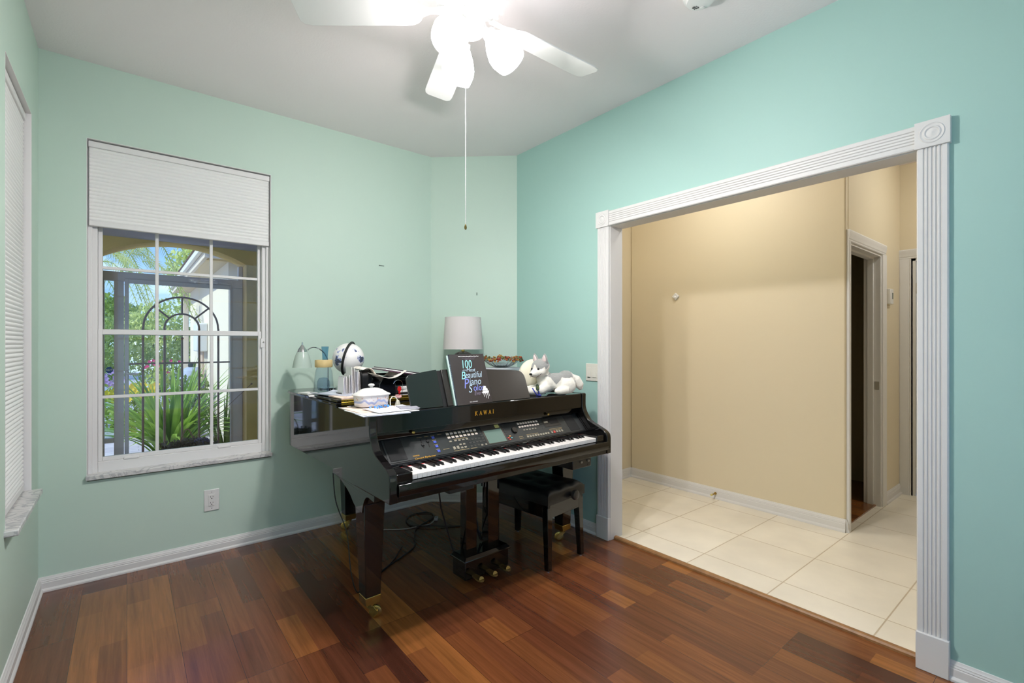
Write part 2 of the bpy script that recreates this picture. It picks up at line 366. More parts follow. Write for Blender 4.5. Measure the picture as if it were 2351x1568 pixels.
m = MB().box(EX + .11, 5.4, 3.0, 3.1, 0, CH); m.box(5.32, 5.42, EY, 3.1, 0, CH); struct(m.build('wall_dark_room', M_ROOM_SHADE), 'wall inside the dark side room, lack of light put into its olive colour', 'wall')
m = MB().box(EX + .11, 5.32, 2.985, 3.0, 0, .1); struct(m.build('baseboard_dark_room', M_TRIM), 'white baseboard inside the dark side room', 'baseboard')
m = MB().box(EX + .055, 5.4, EY + .03, 3.1, .004, .014); struct(m.build('floor_side_room', WOOD), 'dark wood floor of the side room', 'floor')

# baseboards
BB = [(0, 0), (.021, 0), (.021, .008), (.018, .014), (.014, .018), (.0135, .046), (.011, .05), (.0125, .053), (.0095, .059), (.0095, .0625), (.0065, .066), (.004, .074), (0, .075)]
def baseboard(name, p, q, h=1.0, label='', off=0, z=0):
    """wall face line p->q, room on the left of the direction"""
    p = Vector((*p, 0)); q = Vector((*q, 0)); d = (q - p).normalized(); n = Vector((-d.y, d.x, 0)); m = MB()
    rings = []
    for e in (p, q): rings.append([tuple(e + n * a + Vector((0, 0, z + b * h))) for a, b in BB])
    m.ring(rings); o = m.build(name, M_TRIM, ang=25); return struct(o, label, 'baseboard')
baseboard('baseboard_back', (1.952, YA), (XL, YA), 1.0, 'white ridged baseboard under the tall window wall')
baseboard('baseboard_left', (XL, YA), (XL, YF), 1.0, 'white ridged baseboard at the left wall')
baseboard('baseboard_corner', (XR, 3.009), (1.952, YA), 1.0, 'white baseboard of the angled corner wall')
baseboard('baseboard_right', (XR, 2.142), (XR, 3.009), 1.0, 'white baseboard between corner and opening')
baseboard('baseboard_right_near', (XR, YF), (XR, .375), 1.0, 'white baseboard right of the opening')
baseboard('baseboard_front', (XL, YF), (XR, YF), 1.0, 'white baseboard behind the viewer')
baseboard('baseboard_hall_long', (EX, EY), (EX, 2.9), 1.18, 'white baseboard along the long beige hall wall', z=.004)
baseboard('baseboard_hall_nib', (EX + .03, EY), (EX, EY), 1.18, 'white baseboard return at the hall wall corner', z=.004)
baseboard('baseboard_hall_end', (EX, 2.9), (2.6, 2.9), 1.18, 'white baseboard at the end of the hall recess', z=.004)
baseboard('baseboard_hall_cross', (5.2, EY), (4.735, EY), 1.18, 'white baseboard under the thermostat', z=.004)

# cased opening
tr = thing('trim_1', 'white fluted casing with corner rosettes and plinth blocks around the hall opening', 'door casing', (XR, 0, 0), kind='structure')
def fluted(w, flutes=5, t=.019, d=.0045):
    pts = [(0, 0), (0, t - .004), (.004, t)]
    a, b = .016, w - .016; s = (b - a) / flutes
    for k in range(flutes):
        c0 = a + k * s
        pts += [(c0 + .0025, t), (c0 + s * .3, t - d), (c0 + s * .55, t - d), (c0 + s - .0025, t)]
    pts += [(w - .004, t), (w, t - .004), (w, 0)]; return pts
FW = .095
for y0 in (OY1 + .003, OY0 - .098):
    m = MB(); m.prism([(-b, y0 + a) for a, b in fluted(FW)], 'z', .148, OZ); m.build('side_casing', M_TRIM, tr, ang=20)
m = MB(); P = [(-b, OZ + .003 + a) for a, b in fluted(FW)]
m.ring([[(x, yy, z) for x, z in P] for yy in (OY0, OY1)]); m.build('head_casing', M_TRIM, tr, ang=20)
for y0, y1 in ((OY1, OY1 + .101), (OY0 - .101, OY0)):
    m = MB().box(-.027, 0, y0, y1, 0, .148); m.build('plinth_block', M_TRIM, tr, bevel=.003)
    m = MB().box(-.027, 0, y0 - .003, y1 + .003, OZ, OZ + .104)
    c = (-.026, (y0 + y1) / 2, OZ + .052)
    m.lathe([(.0405, 0), (.0405, .0005), (.037, .004), (.033, .0015), (.029, .0005), (.026, .004), (.022, .0045), (.018, .001), (.013, .0015), (.006, .004), (.001, .0045)], c, 40, axis=(-1, 0, 0))
    m.build('corner_rosette', M_TRIM, tr, bevel=.002)
m = MB().box(-.002, .122, OY1 - .0005, OY1 + .01, 0, OZ + .01); m.box(-.002, .122, OY0 - .01, OY0 + .0005, 0, OZ + .01); m.box(-.0015, .1215, OY0 + .0006, OY1 - .0006, OZ - .0005, OZ + .009)
m.build('jamb_lining', M_TRIM, tr)
m = MB(); m.prism([(.034, 0), (.034, .010), (.040, .017), (.05, .019), (.062, .017), (.07, .012), (.07, 0)], 'y', OY0, OY1)
m.T = None
# (prism on axis y takes (x,z))
o = m.build('trim_2', mat('oak_strip', (150, 108, 66), .45, var=.25, vscale=25)); o.location.x = XR
struct(o, 'brown wood threshold strip between plank floor and hall tiles', 'threshold')

# hall doors
d1 = thing('door_1', 'white cased doorway into the dark side room', 'doorway', (0, 0, 0), kind='structure')
def casing_profile(w, t=.02): return [(0, 0), (0, t * .55), (.006, t * .7), (.012, t * .55), (.02, t * .75), (w * .55, t * .85), (w * .7, t), (w - .008, t), (w, t * .8), (w, 0)]
m = MB(); pr = casing_profile(.08); m.prism([(D1[1] + a, EY - b) for a, b in pr], 'z', 0, D1[2] + .0005); m.build('side_casing', M_TRIM, d1, ang=20)
m = MB(); m.prism([(D1[0] - a * .64, EY - b) for a, b in pr], 'z', 0, D1[2] + .0005); m.build('side_casing', M_TRIM, d1, ang=20)
m = MB(); m.prism([(EY - b, D1[2] + a) for a, b in pr], 'x', D1[0] - .051, D1[1] + .08); m.build('head_casing', M_TRIM, d1, ang=20)
m = MB().box(D1[1] - .016, D1[1] + .002, EY - .002, EY + .112, 0, D1[2]); m.box(D1[1] - .03, D1[1] - .014, EY + .045, EY + .085, 0, D1[2]); m.build('jamb', M_TRIM, d1, bevel=.002)
m = MB().box(D1[0] - .002, D1[0] + .012, EY - .002, EY + .112, 0, D1[2]); m.build('jamb', M_TRIM, d1)
m = MB().box(D1[0] + .0121, D1[1] - .0161, EY - .0015, EY + .112, D1[2] - .016, D1[2] + .0015); m.box(D1[0] + .0121, D1[1] - .0301, EY + .045, EY + .085, D1[2] - .03, D1[2] - .014); m.build('head_jamb', M_TRIM, d1)
m = MB().box(D1[1] - .0185, D1[1] - .0155, EY + .008, EY + .04, .93, .995); tag(m.build('strike_plate', M_CHROME, d1, bevel=.001), 'metal strike plate')

d2 = thing('door_2', 'white six panel door at the far end of the hall', 'door', (0, 0, 0), kind='structure')
m = MB().box(5.214, 5.25, .2, .9975, .02, 1.9975); door_leaf = m.build('door_leaf', M_TRIM, d2)
for zz0, zz1 in ((1.70, 1.92), (.93, 1.62), (.2, .8)):
    for yy0, yy1 in ((.64, .925), (.28, .56)):
        m = MB(); m.box(5.2105, 5.215, yy0 + .03, yy1 - .03, zz0 + .03, zz1 - .03)
        m.box(5.207, 5.215, yy0, yy1, zz0, zz0 + .012); m.box(5.207, 5.215, yy0, yy1, zz1 - .012, zz1); m.box(5.207, 5.215, yy0, yy0 + .012, zz0, zz1); m.box(5.207, 5.215, yy1 - .012, yy1, zz0, zz1)
        m.build('door_panel', M_TRIM, d2, bevel=.003)
m = MB(); m.prism([(5.2 - b, 1.03 + a) for a, b in pr], 'z', 0, 2.02); m.build('side_casing', M_TRIM, d2, ang=20)
m = MB(); m.ring([[(5.2 - b, yy, 2.02 + a) for a, b in pr] for yy in (.12, 1.11)]); m.build('head_casing', M_TRIM, d2, ang=20)
m = MB().box(5.2, 5.3, 1.0, 1.035, 0, 2.03); m.box(5.2, 5.3, .19, 1.03, 2.0, 2.03); m.build('jamb', M_TRIM, d2)
for zz in (.25, 1.72):
    m = MB().box(5.210, 5.214, .985, .9975, zz, zz + .09); m.cyl((5.209, .998, zz), (5.209, .998, zz + .09), .006, n=10); m.build('hinge', M_CHROME, d2)

# hall things
t = thing('thermostat', 'small white thermostat on the beige wall beside the dark doorway', 'thermostat', (4.852, EY, 1.68))
m = MB().box(-.045, .045, -.026, 0, -.062, .062); m.build('body', M_WPLAS, t, bevel=.006); m = MB().box(-.002, .032, -.0275, -.025, -.02, .03); m.build('display', mat('lcd_grey', (120, 125, 120), .3), t)
t = thing('motion_sensor', 'small white diamond shaped sensor on the long beige hall wall', 'sensor', (EX, 2.403, 1.718))
m = MB(); m.T = Matrix.Rotation(PI / 4, 4, 'X'); m.box(-.022, 0, -.024, .024, -.024, .024); m.build('body', M_WPLAS, t, bevel=.006)
m = MB(); m.ball((-.022, 0, -.006), (.008, .012, .012)); m.build('lens', mat('lens_white', (240, 240, 240), .2), t)
t = thing('door_stop', 'small brass spring door stop on the hall baseboard', 'door stop', (EX - .015, 2.03, .05))
m = MB(); m.tube([(-.004 - k * .0009, .005 * math.cos(k), .005 * math.sin(k)) for k in range(60)], .0014, 6); m.cyl((0, 0, 0), (-.006, 0, 0), .011); m.build('spring', M_BRASS, t)
m = MB(); m.cyl((-.058, 0, 0), (-.07, 0, 0), .008); m.build('tip', mat('yellow_rubber', (215, 200, 120), .6), t)
for i, (x, y) in enumerate(((3.12, 1.85), (4.5, .25))):  # second lamp is an unseen addition that brightens the corridor
    t = thing('ceiling_light', 'round glass hall ceiling light, ' + ('in front of the long beige wall' if i == 0 else 'added unseen to brighten the corridor near the panelled door'), 'ceiling light', (x, y, CH))
    m = MB(); m.lathe([(.14, 0), (.145, -.02), (.13, -.03)], n=32); m.build('base', M_FANW, t)
    m = MB(); m.lathe([(.13, -.028), (.125, -.06), (.09, -.09), (.03, -.105), (.001, -.107)], n=32)
    m.build('dome', mat('hall_dome_glow', (255, 226, 178), .5, emis=HALL, ecol=(250, 251, 247)), t)

# ------------------------------------------------------------------ windows
def sash_window(T, w, z0, z1, hm_top, mr, hm_bot, vms, name, label, ymat=M_WIN):
    """local: x 0..w along wall, y into the wall, z world"""
    m = MB()
    for a, b, c, d in ((0, .042, z0, z1), (w - .042, w, z0, z1)): m.box(a, b, .055, .115, c, d)
    m.box(.0421, w - .0421, .056, .114, z0, z0 + .06); m.box(.0421, w - .0421, .056, .114, z1 - .04, z1)
    m.box(.0005, .02, .04, .0549, z0 + .0005, z1 - .001); m.box(w - .02, w - .0005, .04, .0549, z0 + .0005, z1 - .001)
    m.build('window_frame', ymat, T, bevel=.003)
    # reveals (painted white)
    m = MB().box(-.002, .0004, -.0005, .054, z0, z1); m.box(w - .0004, w + .002, -.0005, .054, z0, z1); m.box(.0006, w - .0006, -.0004, .054, z1 - .0005, z1 + .002); m.build('reveal', ymat, T)
    for (a, b, yy) in ((z0 + .06, mr + .012, .066), (mr - .02, z1 - .04, .088)):
        m = MB(); m.box(.0425, .062, yy, yy + .03, a, b); m.box(w - .062, w - .0425, yy, yy + .03, a, b); m.box(.0621, w - .0621, yy + .0005, yy + .0295, a + .0003, a + (.022 if yy < .07 else .03)); m.box(.0621, w - .0621, yy + .0005, yy + .0295, b - .03, b - .0003)
        s = m.build('sash', ymat, T, bevel=.002)
        m = MB()
        for v in vms: m.box(v - .0085, v + .0085, yy + .006, yy + .024, a + .02, b - .02)
        h = hm_bot if yy < .07 else hm_top
        m.box(.0605, w - .0605, yy + .0067, yy + .0233, h - .0085, h + .0085); m.build('muntins', ymat, s, bevel=.002)
        m = MB().box(.055, w - .055, yy + .013, yy + .017, a + .01, b - .01); m.build('pane', M_GLASS, s)
T1 = thing('window_1', 'tall white sash window with divided panes on the back wall', 'window', (W1[0], YA, 0), kind='structure')
w1 = W1[1] - W1[0]
sash_window(T1, w1, W1[2], W1[3], 1.728, 1.365, .992, [.310, .588], 'window_1', '')
m = MB().box(-.006, w1 + .006, -.022, .06, W1[2] - .022, W1[2] + .002); m.build('window_sill', MARB, T1, bevel=.003)
for xx in (.155, .62):
    m = MB().box(xx, xx + .07, .052, .068, W1[2] + .058, W1[2] + .07); m.build('sash_lift', M_WIN, T1, bevel=.003)
m = MB().box(w1 - .05, w1 - .03, .05, .066, 1.27, 1.33); m.cyl((w1 - .036, .052, 1.305), (w1 - .03, .036, 1.312), .004, n=8); m.build('sash_latch', M_WIN, T1)
T2 = thing('window_2', 'recessed window on the left wall behind a lowered shade', 'window', (XL, W2[0], 0), PI / 2, kind='structure')
w2 = W2[1] - W2[0]
sash_window(T2, w2, W2[2], W2[3], 1.9, 1.365, .95, [w2 / 2], 'window_2', '')
m = MB().box(-.03, w2 - .0, -.04, .06, W2[2] - .02, W2[2] + .004); m.build('window_sill', MARB, T2, bevel=.004)

T3 = thing('window_added', 'wide white window added out of view behind the viewer to let in daylight', 'window', (W3[1], YF, 0), PI, kind='structure')  # invented window, out of view, brings more daylight into the room
sash_window(T3, W3[1] - W3[0], W3[2], W3[3], 1.9, 1.365, .95, [.73, 1.47], 'window_added', '')
def cell_shade(name, label, loc, rz, w, ztop, zbot, y, pleat=.0195, tl=.12, col=(250, 249, 246)):
    T = thing(name, label, 'window shade', loc, rz)
    MC = shade_cloth('pleated_cloth', col, tl) if 'pleated_cloth' not in MATS else MATS['pleated_cloth']
    m = MB().box(.004, w - .004, y - .016, y + .02, ztop - .035, ztop - .002); m.build('head_rail', M_WIN, T, bevel=.003)
    n = int((ztop - .035 - (zbot + .03)) / pleat); pl = (ztop - .035 - zbot - .028) / n
    fr = []; bk = []
    for i in range(n * 4 + 1):
        z = ztop - .035 - pl * i / 4; a = abs(math.sin(PI * i / 4)); fr.append((y - .004 - .007 * a, z)); bk.append((y + .004 + .007 * a, z))
    m = MB(); v = []; f = []
    for side in (fr, bk):
        b = len(v)
        for yy, z in side: v += [(.008, yy, z), (w - .008, yy, z)]
        f += [(b + 2 * i, b + 2 * i + 1, b + 2 * i + 3, b + 2 * i + 2) for i in range(len(side) - 1)]
    m.add(v, f); m.build('pleated_fabric', MC, T, ang=80, fix=False)
    m = MB().box(.006, w - .006, y - .013, y + .013, zbot, zbot + .03); m.build('bottom_rail', M_WIN, T, bevel=.004)
    return T
cell_shade('cellular_shade', 'half raised white pleated shade on the tall window behind the piano', (W1[0], YA, 0), 0, w1, W1[3] - .004, 1.945, .03)
cell_shade('cellular_shade', 'fully lowered white pleated shade in the left wall window', (XL, W2[0], 0), PI / 2, w2, W2[3] - .004, W2[2] + .012, .035)

# ------------------------------------------------------------------ ceiling fan
fan = thing('ceiling_fan', 'white ceiling fan with three lit glass shades and a pull chain', 'ceiling fan', (1.06, 1.575, CH))
ZB = 2.603 - CH
m = MB(); m.lathe([(.085, 0), (.088, -.02), (.14, -.045), (.148, -.07), (.148, -.15), (.14, -.175), (.12, -.19), (.07, -.2), (.05, -.205)], n=48)
m.build('motor_housing', M_FANW, fan)
m = MB()
for k in range(24):
    a = 2 * PI * k / 24; m.T = Matrix.Rotation(a, 4, 'Z'); m.box(.085, .135, -.004, .004, -.196, -.18)
m.T = None; m.build('vent_ribs', M_FANW, fan)
m = MB(); m.lathe([(.05, -.2), (.052, -.205), (.052, -.262), (.058, -.27), (.06, -.29), (.05, -.31), (.02, -.325), (.001, -.327)], n=40); m.build('switch_housing', M_FANW, fan)
angs = [-1, 71, 143, 215, 287]
def blade_m():
    m = MB(); pts = []
    for x, y in ((.188, 0), (.190, -.018), (.198, -.036), (.212, -.050), (.235, -.060), (.27, -.064), (.64, -.072), (.67, -.066), (.685, -.05), (.685, .05), (.67, .066), (.64, .072), (.27, .064), (.235, .060), (.212, .050), (.198, .036), (.190, .018)): pts.append((x, y))
    m.prism(pts, 'z', -.003, .003); return m
for a in angs:
    M = Matrix.Rotation(math.radians(a), 4, 'Z') @ Matrix.Rotation(math.radians(11), 4, 'X')
    m = blade_m(); m.T = None; o = m.build('blade', M_FANW, fan, bevel=.0015); o.matrix_local = Matrix.Translation((0, 0, ZB)) @ M
    m = MB(); m.prism([(.10, -.014), (.16, -.012), (.2, -.03), (.25, -.035), (.262, -.02), (.262, .02), (.25, .035), (.2, .03), (.16, .012), (.10, .014)], 'z', .003, .009)
    for q in ((.225, -.02), (.225, .02)): m.cyl((*q, -.006), (*q, .003), .005, n=10)
    i = m.build('blade_iron', M_FANW, o); 
M_GLOW = mat('lamp_glass_glow', (255, 250, 242), .4, emis=LAMP, ecol=(255, 250, 250))
CAMX = Vector((.7783, -.6279, 0)); CAMY = Vector((.6279, .7783, 0))
for a in (0, 118, 242):
    d = CAMX * math.cos(math.radians(a)) + CAMY * math.sin(math.radians(a))
    ax = (d * .62 + Vector((0, 0, -.78))).normalized(); p0 = d * .052 + Vector((0, 0, -.285)); p1 = p0 + ax * .03
    m = MB(); m.tube([tuple(d * .03 + Vector((0, 0, -.285))), tuple(p0), tuple(p1)], .013, 12); m.lathe([(.012, 0), (.027, .004), (.03, .025), (.028, .026)], tuple(p1 - ax * .005), 24, axis=ax); o = m.build('lamp_arm', M_FANW, fan)
    m = MB(); c = p1 + ax * .012
    m.lathe([(.026, 0), (.034, .012), (.052, .04), (.066, .075), (.068, .10), (.062, .128), (.058, .14), (.055, .14), (.06, .1), (.05, .05), (.02, .01)], tuple(c), 32, axis=ax, caps=False)
    m.build('lamp_shade', M_GLOW, fan)
    m = MB(); m.T = Matrix.Translation(c + ax * .06); m.ball((0, 0, 0), (.024, .024, .03)); m.build('bulb', M_GLOW, fan)
    ld = bpy.data.lights.new('shade_mouth_light', 'AREA'); ld.shape = 'DISK'; ld.size = .11; ld.energy = MOUTH; ld.color = (1, .96, .965)
    lo = bpy.data.objects.new('shade_mouth_light', ld); COL.objects.link(lo); lo.parent = fan; lo.location = c + ax * .143; lo.rotation_euler = ax.to_track_quat('-Z', 'Y').to_euler()
m = MB(); pc = (1.036 - 1.06, 0)
m.tube([(-.045, -.028, -.235), (-.055, -.03, -.24), (pc[0] - .02, -.02, -.3), (pc[0], 0, -.4), (pc[0], 0, 1.76 - CH)], .0012, 6)
for k in range(140): m.ball((pc[0], 0, 1.762 - CH + k * .0046), .0019, 6, 4)
pcn = m.build('pull_chain', M_WPLAS, fan)
m = MB(); m.lathe([(.001, -.018), (.004, -.016), (.0055, -.008), (.003, 0), (.001, .004)], (pc[0], 0, 1.76 - CH), 12); tag(m.build('chain_pendant', mat('brass_dark', (140, 120, 70), .3, 1), pcn), 'small brass ended pendant')

t = thing('smoke_detector', 'round white smoke detector on the ceiling', 'smoke detector', (1.965, 1.115, CH))
m = MB(); m.lathe([(.072, 0), (.072, -.012), (.066, -.02), (.06, -.022), (.056, -.034), (.03, -.038), (.001, -.038)], n=40); m.build('body', M_FANW, t)
m = MB()
for k in range(-2, 3): m.box(-.012 + .006 * abs(k) * .5, .012 - .006 * abs(k) * .5, k * .006 - .0013, k * .006 + .0013, -.0388, -.0378)
m.T = None; o = m.build('vent_slots', M_DARKHOLE, t); o.location = (.012, .03, 0); o.rotation_euler = (0, 0, .9)
m = MB(); m.lathe([(.009, -.0375), (.009, -.0405), (.007, -.041), (.001, -.041)], (.035, .01, 0), 20); m.build('test_button', M_WPLAS, t)

# ------------------------------------------------------------------ wall plates
t = thing('power_outlet', 'white double power outlet on the wall below the tall window', 'outlet', (.4095, YA, .3255))
m = MB().box(-.0405, .0405, -.007, 0, -.066, .066); m.build('cover_plate', M_WPLAS, t, bevel=.004)
m = MB().box(-.017, .017, -.0095, -.006, -.035, .035); r_ = m.build('receptacle', M_WPLAS, t, bevel=.001)
m = MB()
for s_ in (-1, 1):
    z = .018 * s_; m.box(-.0075, -.0055, -.0102, -.009, z - .001, z + .008); m.box(.0055, .0075, -.0102, -.009, z + .0005, z + .007); m.cyl((0, -.0102, z - .007), (0, -.009, z - .007), .0028, n=12)
m.build('slots', M_DARKHOLE, r_)
m = MB(); m.cyl((0, -.008, .05), (0, -.006, .05), .0028, n=12); m.build('plate_screw', M_CHROME, t)
m = MB(); m.cyl((0, -.008, -.05), (0, -.006, -.05), .0028, n=12); m.build('plate_screw', M_CHROME, t)
t = thing('light_switch', 'white two gang light switch plate between the plush dog and the fluted casing', 'light switch', (XR, 2.197, 1.1), )
m = MB().box(-.007, 0, -.055, .055, -.06, .06); m.build('cover_plate', mat('almond_plate', (222, 218, 206), .4), t, bevel=.003)
for yy in (.024, -.024):
    m = MB(); m.prism([(-.006, -.034), (-.012, -.034), (-.008, .034), (-.006, .034)], 'y', yy - .0165, yy + .0165); m.build('rocker', mat('almond_plate'), t, bevel=.001)
m = MB().box(-.0125, -.0115, .015, .033, -.036, -.031); m.build('indicator_slot', M_DARKHOLE, t)
t = thing('picture_hook', 'tiny dark picture fastener on the back wall left of the lamp', 'wall fastener', (1.521, YA, 1.894)); m = MB().box(-.02, .02, -.003, 0, -.0022, .0022)
m.cyl((-.018, -.004, 0), (-.018, 0, 0), .0034, n=8); m.build('plate', mat('fastener_dark', (70, 84, 76), .5, .5), t)
t = thing('picture_nail', 'tiny dark nail pair on the angled corner wall above the lamp', 'wall fastener', (2.235, 3.228, 1.704), math.radians(-41.7))
m = MB(); m.cyl((0, -.006, .006), (0, 0, .006), .0045, n=8); m.cyl((0, -.006, -.007), (0, 0, -.007), .0045, n=8); m.build('nail_heads', mat('fastener_dark'), t)
# ------------------------------------------------------------------ digital grand piano
PA = math.radians(1.6); P0 = (.845, 1.835)
def L(x, y, z=0): return (P0[0] + x * math.cos(PA) - y * math.sin(PA), P0[1] + x * math.sin(PA) + y * math.cos(PA), z)
piano = thing('grand_piano', 'glossy black digital baby grand piano with open keyboard and music desk', 'piano', (P0[0], P0[1], 0), PA)
def smooth_pts(pts, n=6):
    """Catmull-Rom through 2D points"""
    out = []
    for i in range(len(pts) - 1):
        p0 = pts[max(i - 1, 0)]; p1 = pts[i]; p2 = pts[i + 1]; p3 = pts[min(i + 2, len(pts) - 1)]
        for k in range(n):
            t = k / n
            out.append(tuple(.5 * ((2 * p1[j]) + (-p0[j] + p2[j]) * t + (2 * p0[j] - 5 * p1[j] + 4 * p2[j] - p3[j]) * t * t + (-p0[j] + 3 * p1[j] - 3 * p2[j] + p3[j]) * t ** 3) for j in (0, 1)))
    out.append(pts[-1]); return out
def outline(off=0.0, y0=.55):
    pts = [(0 - off, y0)]
    for k in range(9):
        a = PI - k * PI / 16; pts.append((.14 + (.14 + off) * math.cos(a), 1.40 + (.14 + off) * math.sin(a)))
    pts += smooth_pts([(.20, 1.54 + off), (.62, 1.545 + off), (.88, 1.49 + off), (1.08, 1.38 + off), (1.25, 1.22 + off), (1.38 + off, 1.02 + off), (1.455 + off, .8), (1.457 + off, y0)], 6)
    return pts
# body: tail part + side fronts
m = MB(); m.prism(outline(0, .56), 'z', .651, .979); m.box(.0365, 1.4205, .27, .5595, .6515, .9765)
m.build('case', M_BLACK, piano, bevel=.002)
m = MB(); m.box(.036, 1.421, .02, .66, .627, .651); m.build('key_bed', M_BLACK, piano, bevel=.002)
def arm_poly(yb): return [(.66, .627), (.66, .6505), (yb, .6505), (yb, .9795), (.218, .979)] + smooth_pts([(.213, .972), (.214, .93), (.212, .892), (.196, .855), (.161, .813), (.10, .787), (.045, .765), (.02, .745), (.014, .72)], 5) + [(.014, .627)]
for x0, yb in ((-.0012, 1.395), (1.421, .5595)):
    m = MB(); m.prism(arm_poly(yb), 'x', x0, x0 + .037); m.build('side_arm', M_BLACK, piano, bevel=.004, seg=3, ang=25)
m = MB(); m.prism([(.028, .651), (.004, .655), (.0, .668), (.0, .69), (.006, .703), (.02, .706), (.028, .706)], 'x', .036, 1.42); m.build('key_slip', M_BLACK, piano, bevel=.0015, ang=50)
m = MB(); m.box(.036, .114, .03, .176, .651, .742); m.box(1.343, 1.42, .03, .176, .651, .742); m.box(.114, 1.343, .17, .176, .651, .745); m.build('key_blocks', M_BLACK, piano, bevel=.003)
# keys
XK = .116; KW = 1.225 / 52; wk = None
for i in range(52):
    if wk is None:
        m = MB().box(.0005, KW - .0005, .034, .172, .708, .73); wk = m.build('white_key', M_IVORY, piano, bevel=.0012); wk.location = (XK, 0, 0)
    else:
        c = wk.copy(); COL.objects.link(c); c.location = (XK + i * KW, 0, 0)
bk = None
for i in range(51):
    if i % 7 in (0, 2, 3, 5, 6):          # A# C# D# F# G#
        x = XK + (i + 1) * KW
        if bk is None:
            m = MB(); m.ring([[(-.0055, .085, .73), (.0055, .085, .73), (.0045, .093, .7425), (-.0045, .093, .7425)], [(-.0055, .172, .73), (.0055, .172, .73), (.0045, .172, .7425), (-.0045, .172, .7425)]])
            bk = m.build('black_key', M_EBONY, piano, bevel=.001); bk.location = (x, 0, 0)
        else:
            c = bk.copy(); COL.objects.link(c); c.location = (x, 0, 0)
m = MB().box(.116, 1.341, .169, .172, .7302, .7325); m.build('felt_strip', M_RED, piano)
# control panel
PZ0, PY0, PZ1, PY1 = .748, .176, .847, .272
m = MB(); m.prism([(PY0, PZ0 - .02), (PY0, PZ0), (PY1, PZ1), (PY1 + .01, PZ1), (PY1 + .01, PZ0 - .02)], 'x', .036, 1.42); m.build('control_panel_surround', M_SATIN, piano, bevel=.001)
slope = Vector((0, PY1 - PY0, PZ1 - PZ0)); SL = slope.length; sn = Vector((1, 0, 0)).cross(slope).normalized()
def PM(x, v, h=0): # point on panel, v 0..1 up the slope
    return Vector((x, PY0, PZ0)) + slope * v + sn * h
Mp = Mfrom((0, PY0, PZ0), (1, 0, 0), slope)
m = MB(); m.T = Mp; m.box(.078, 1.405, .006, SL - .006, 0, .0025); pm = m
def pbox(name, x0, x1, v0, v1, h0, h1, mt, par=piano, bev=0, label=None):
    m = MB(); m.T = Mp; m.box(x0, x1, v0 * SL, v1 * SL, h0, h1); o = m.build(name, mt, par, bevel=bev)
    return tag(o, label) if label else o
M_BTN = mat('button_white', (222, 208, 196), .4); M_BTB = mat('button_blue', (70, 90, 190), .4); M_BTG = mat('button_grey', (140, 134, 118), .5); M_BTD = mat('button_dark', (62, 62, 58), .5)
M_LBL = mat('panel_print', (150, 132, 92), .6)
for x0 in (.088, 1.285):
    pbox('speaker_grille', x0, x0 + .085, .1, .93, .0025, .0045, mat('grille_black', (14, 14, 15), .7), bev=.001)
def btn(x, v, w=.016, h=.075, mt=M_BTN, par=piano): return pbox('button', x, x + w, v, v + h, .0025, .0052, mt, par, 0)
for k in range(4): tag(btn(.338, .74 - k * .19, .015, .085, M_BTB), 'blue button')
for k in range(8): btn(.425 + k * .0245, .80); btn(.425 + k * .0245, .64)
for k in range(4): btn(.455 + k * .0235, .48, .014, .06, M_BTG)
btn(.425, .48, .014, .06, M_BTG)
for k in range(4): btn(.43 + k * .022, .15, .014, .07 if k > 1 else .13, M_BTG)
for k in range(2): btn(.474 + k * .022, .29, .013, .06, M_BTG)
for k in range(8): btn(.905 + k * .0205, .80, .014); btn(.905 + k * .0205, .645, .014)
for k in range(5): btn(.925 + k * .022, .48, .013, .05, M_BTG)
for k in range(9): btn(.925 + k * .0205, .13, .014, .09, M_BTG)
for k in range(5): 
    b_ = btn(1.12 + k * .0215, .14, .013, .10, M_BTG if k != 1 else mat('button_red', (200, 70, 60), .4))
    if k == 1: tag(b_, 'red record button')
for k, (mt, x, v) in enumerate(((mat('button_red'), .795, .16), (mat('button_red'), .79, .24), (mat('button_aqua', (90, 160, 170), .4), .812, .22), (mat('button_orange', (200, 140, 70), .4), .805, .31))): btn(x, v, .011, .05, mt)
for k in range(2): btn(.60 + k * .026, .12, .012, .06, M_BTG)
m = MB(); m.T = Mp
for r in range(3):
    for k in range(4): m.box(.535 + k * .022, .535 + k * .022 + .013, (.15 + r * .14) * SL, (.21 + r * .14) * SL, .0025, .004)
for k in range(5): m.box(.625, .637, (.3 + k * .11) * SL, (.35 + k * .11) * SL, .0025, .004); m.box(.79 + k * .0, .80, (.42 + k * .1) * SL, (.46 + k * .1) * SL, .0025, .004)
for k in range(4): m.box(1.075, 1.087, (.45 + k * .12) * SL, (.48 + k * .12) * SL, .0025, .004)
m.build('soft_keys', M_BTD, piano)
m = pm; m.m = 1; rnd = random.Random(3)
def line(x0, x1, v):
    x = x0
    while x < x1 - .002:
        w_ = rnd.uniform(.003, .009); m.box(x, min(x + w_, x1), v * SL, (v + .022) * SL, .0025, .0028); x += w_ + .0018
for k in range(8):
    for v in (.895, .74): line(.426 + k * .0245, .44 + k * .0245, v)
    line(.906 + k * .0205, .918 + k * .0205, .895)
line(.455, .54, .575); line(.43, .52, .09); line(.53, .57, .08); line(.93, 1.02, .26); line(1.12, 1.225, .28); line(1.12, 1.225, .34); line(.26, .29, .86); line(.30, .325, .86)
for k in range(4): line(.335, .357, .85 - k * .19)
line(.375, .40, .87); line(.375, .41, .23); line(.87, .90, .14); line(.87, .90, .22)
m.build('control_panel', [M_PANEL, M_LBL], piano)
m = MB(); m.T = Mp
for x in (.272, .305): m.box(x, x + .006, .42 * SL, .78 * SL, .0025, .0032)
m.build('slider_slots', M_DARKHOLE, piano)
for x, v in ((.272, .5), (.305, .62)): pbox('slider_knob', x - .004, x + .010, v, v + .09, .0025, .009, M_BPLAS, piano, .001)
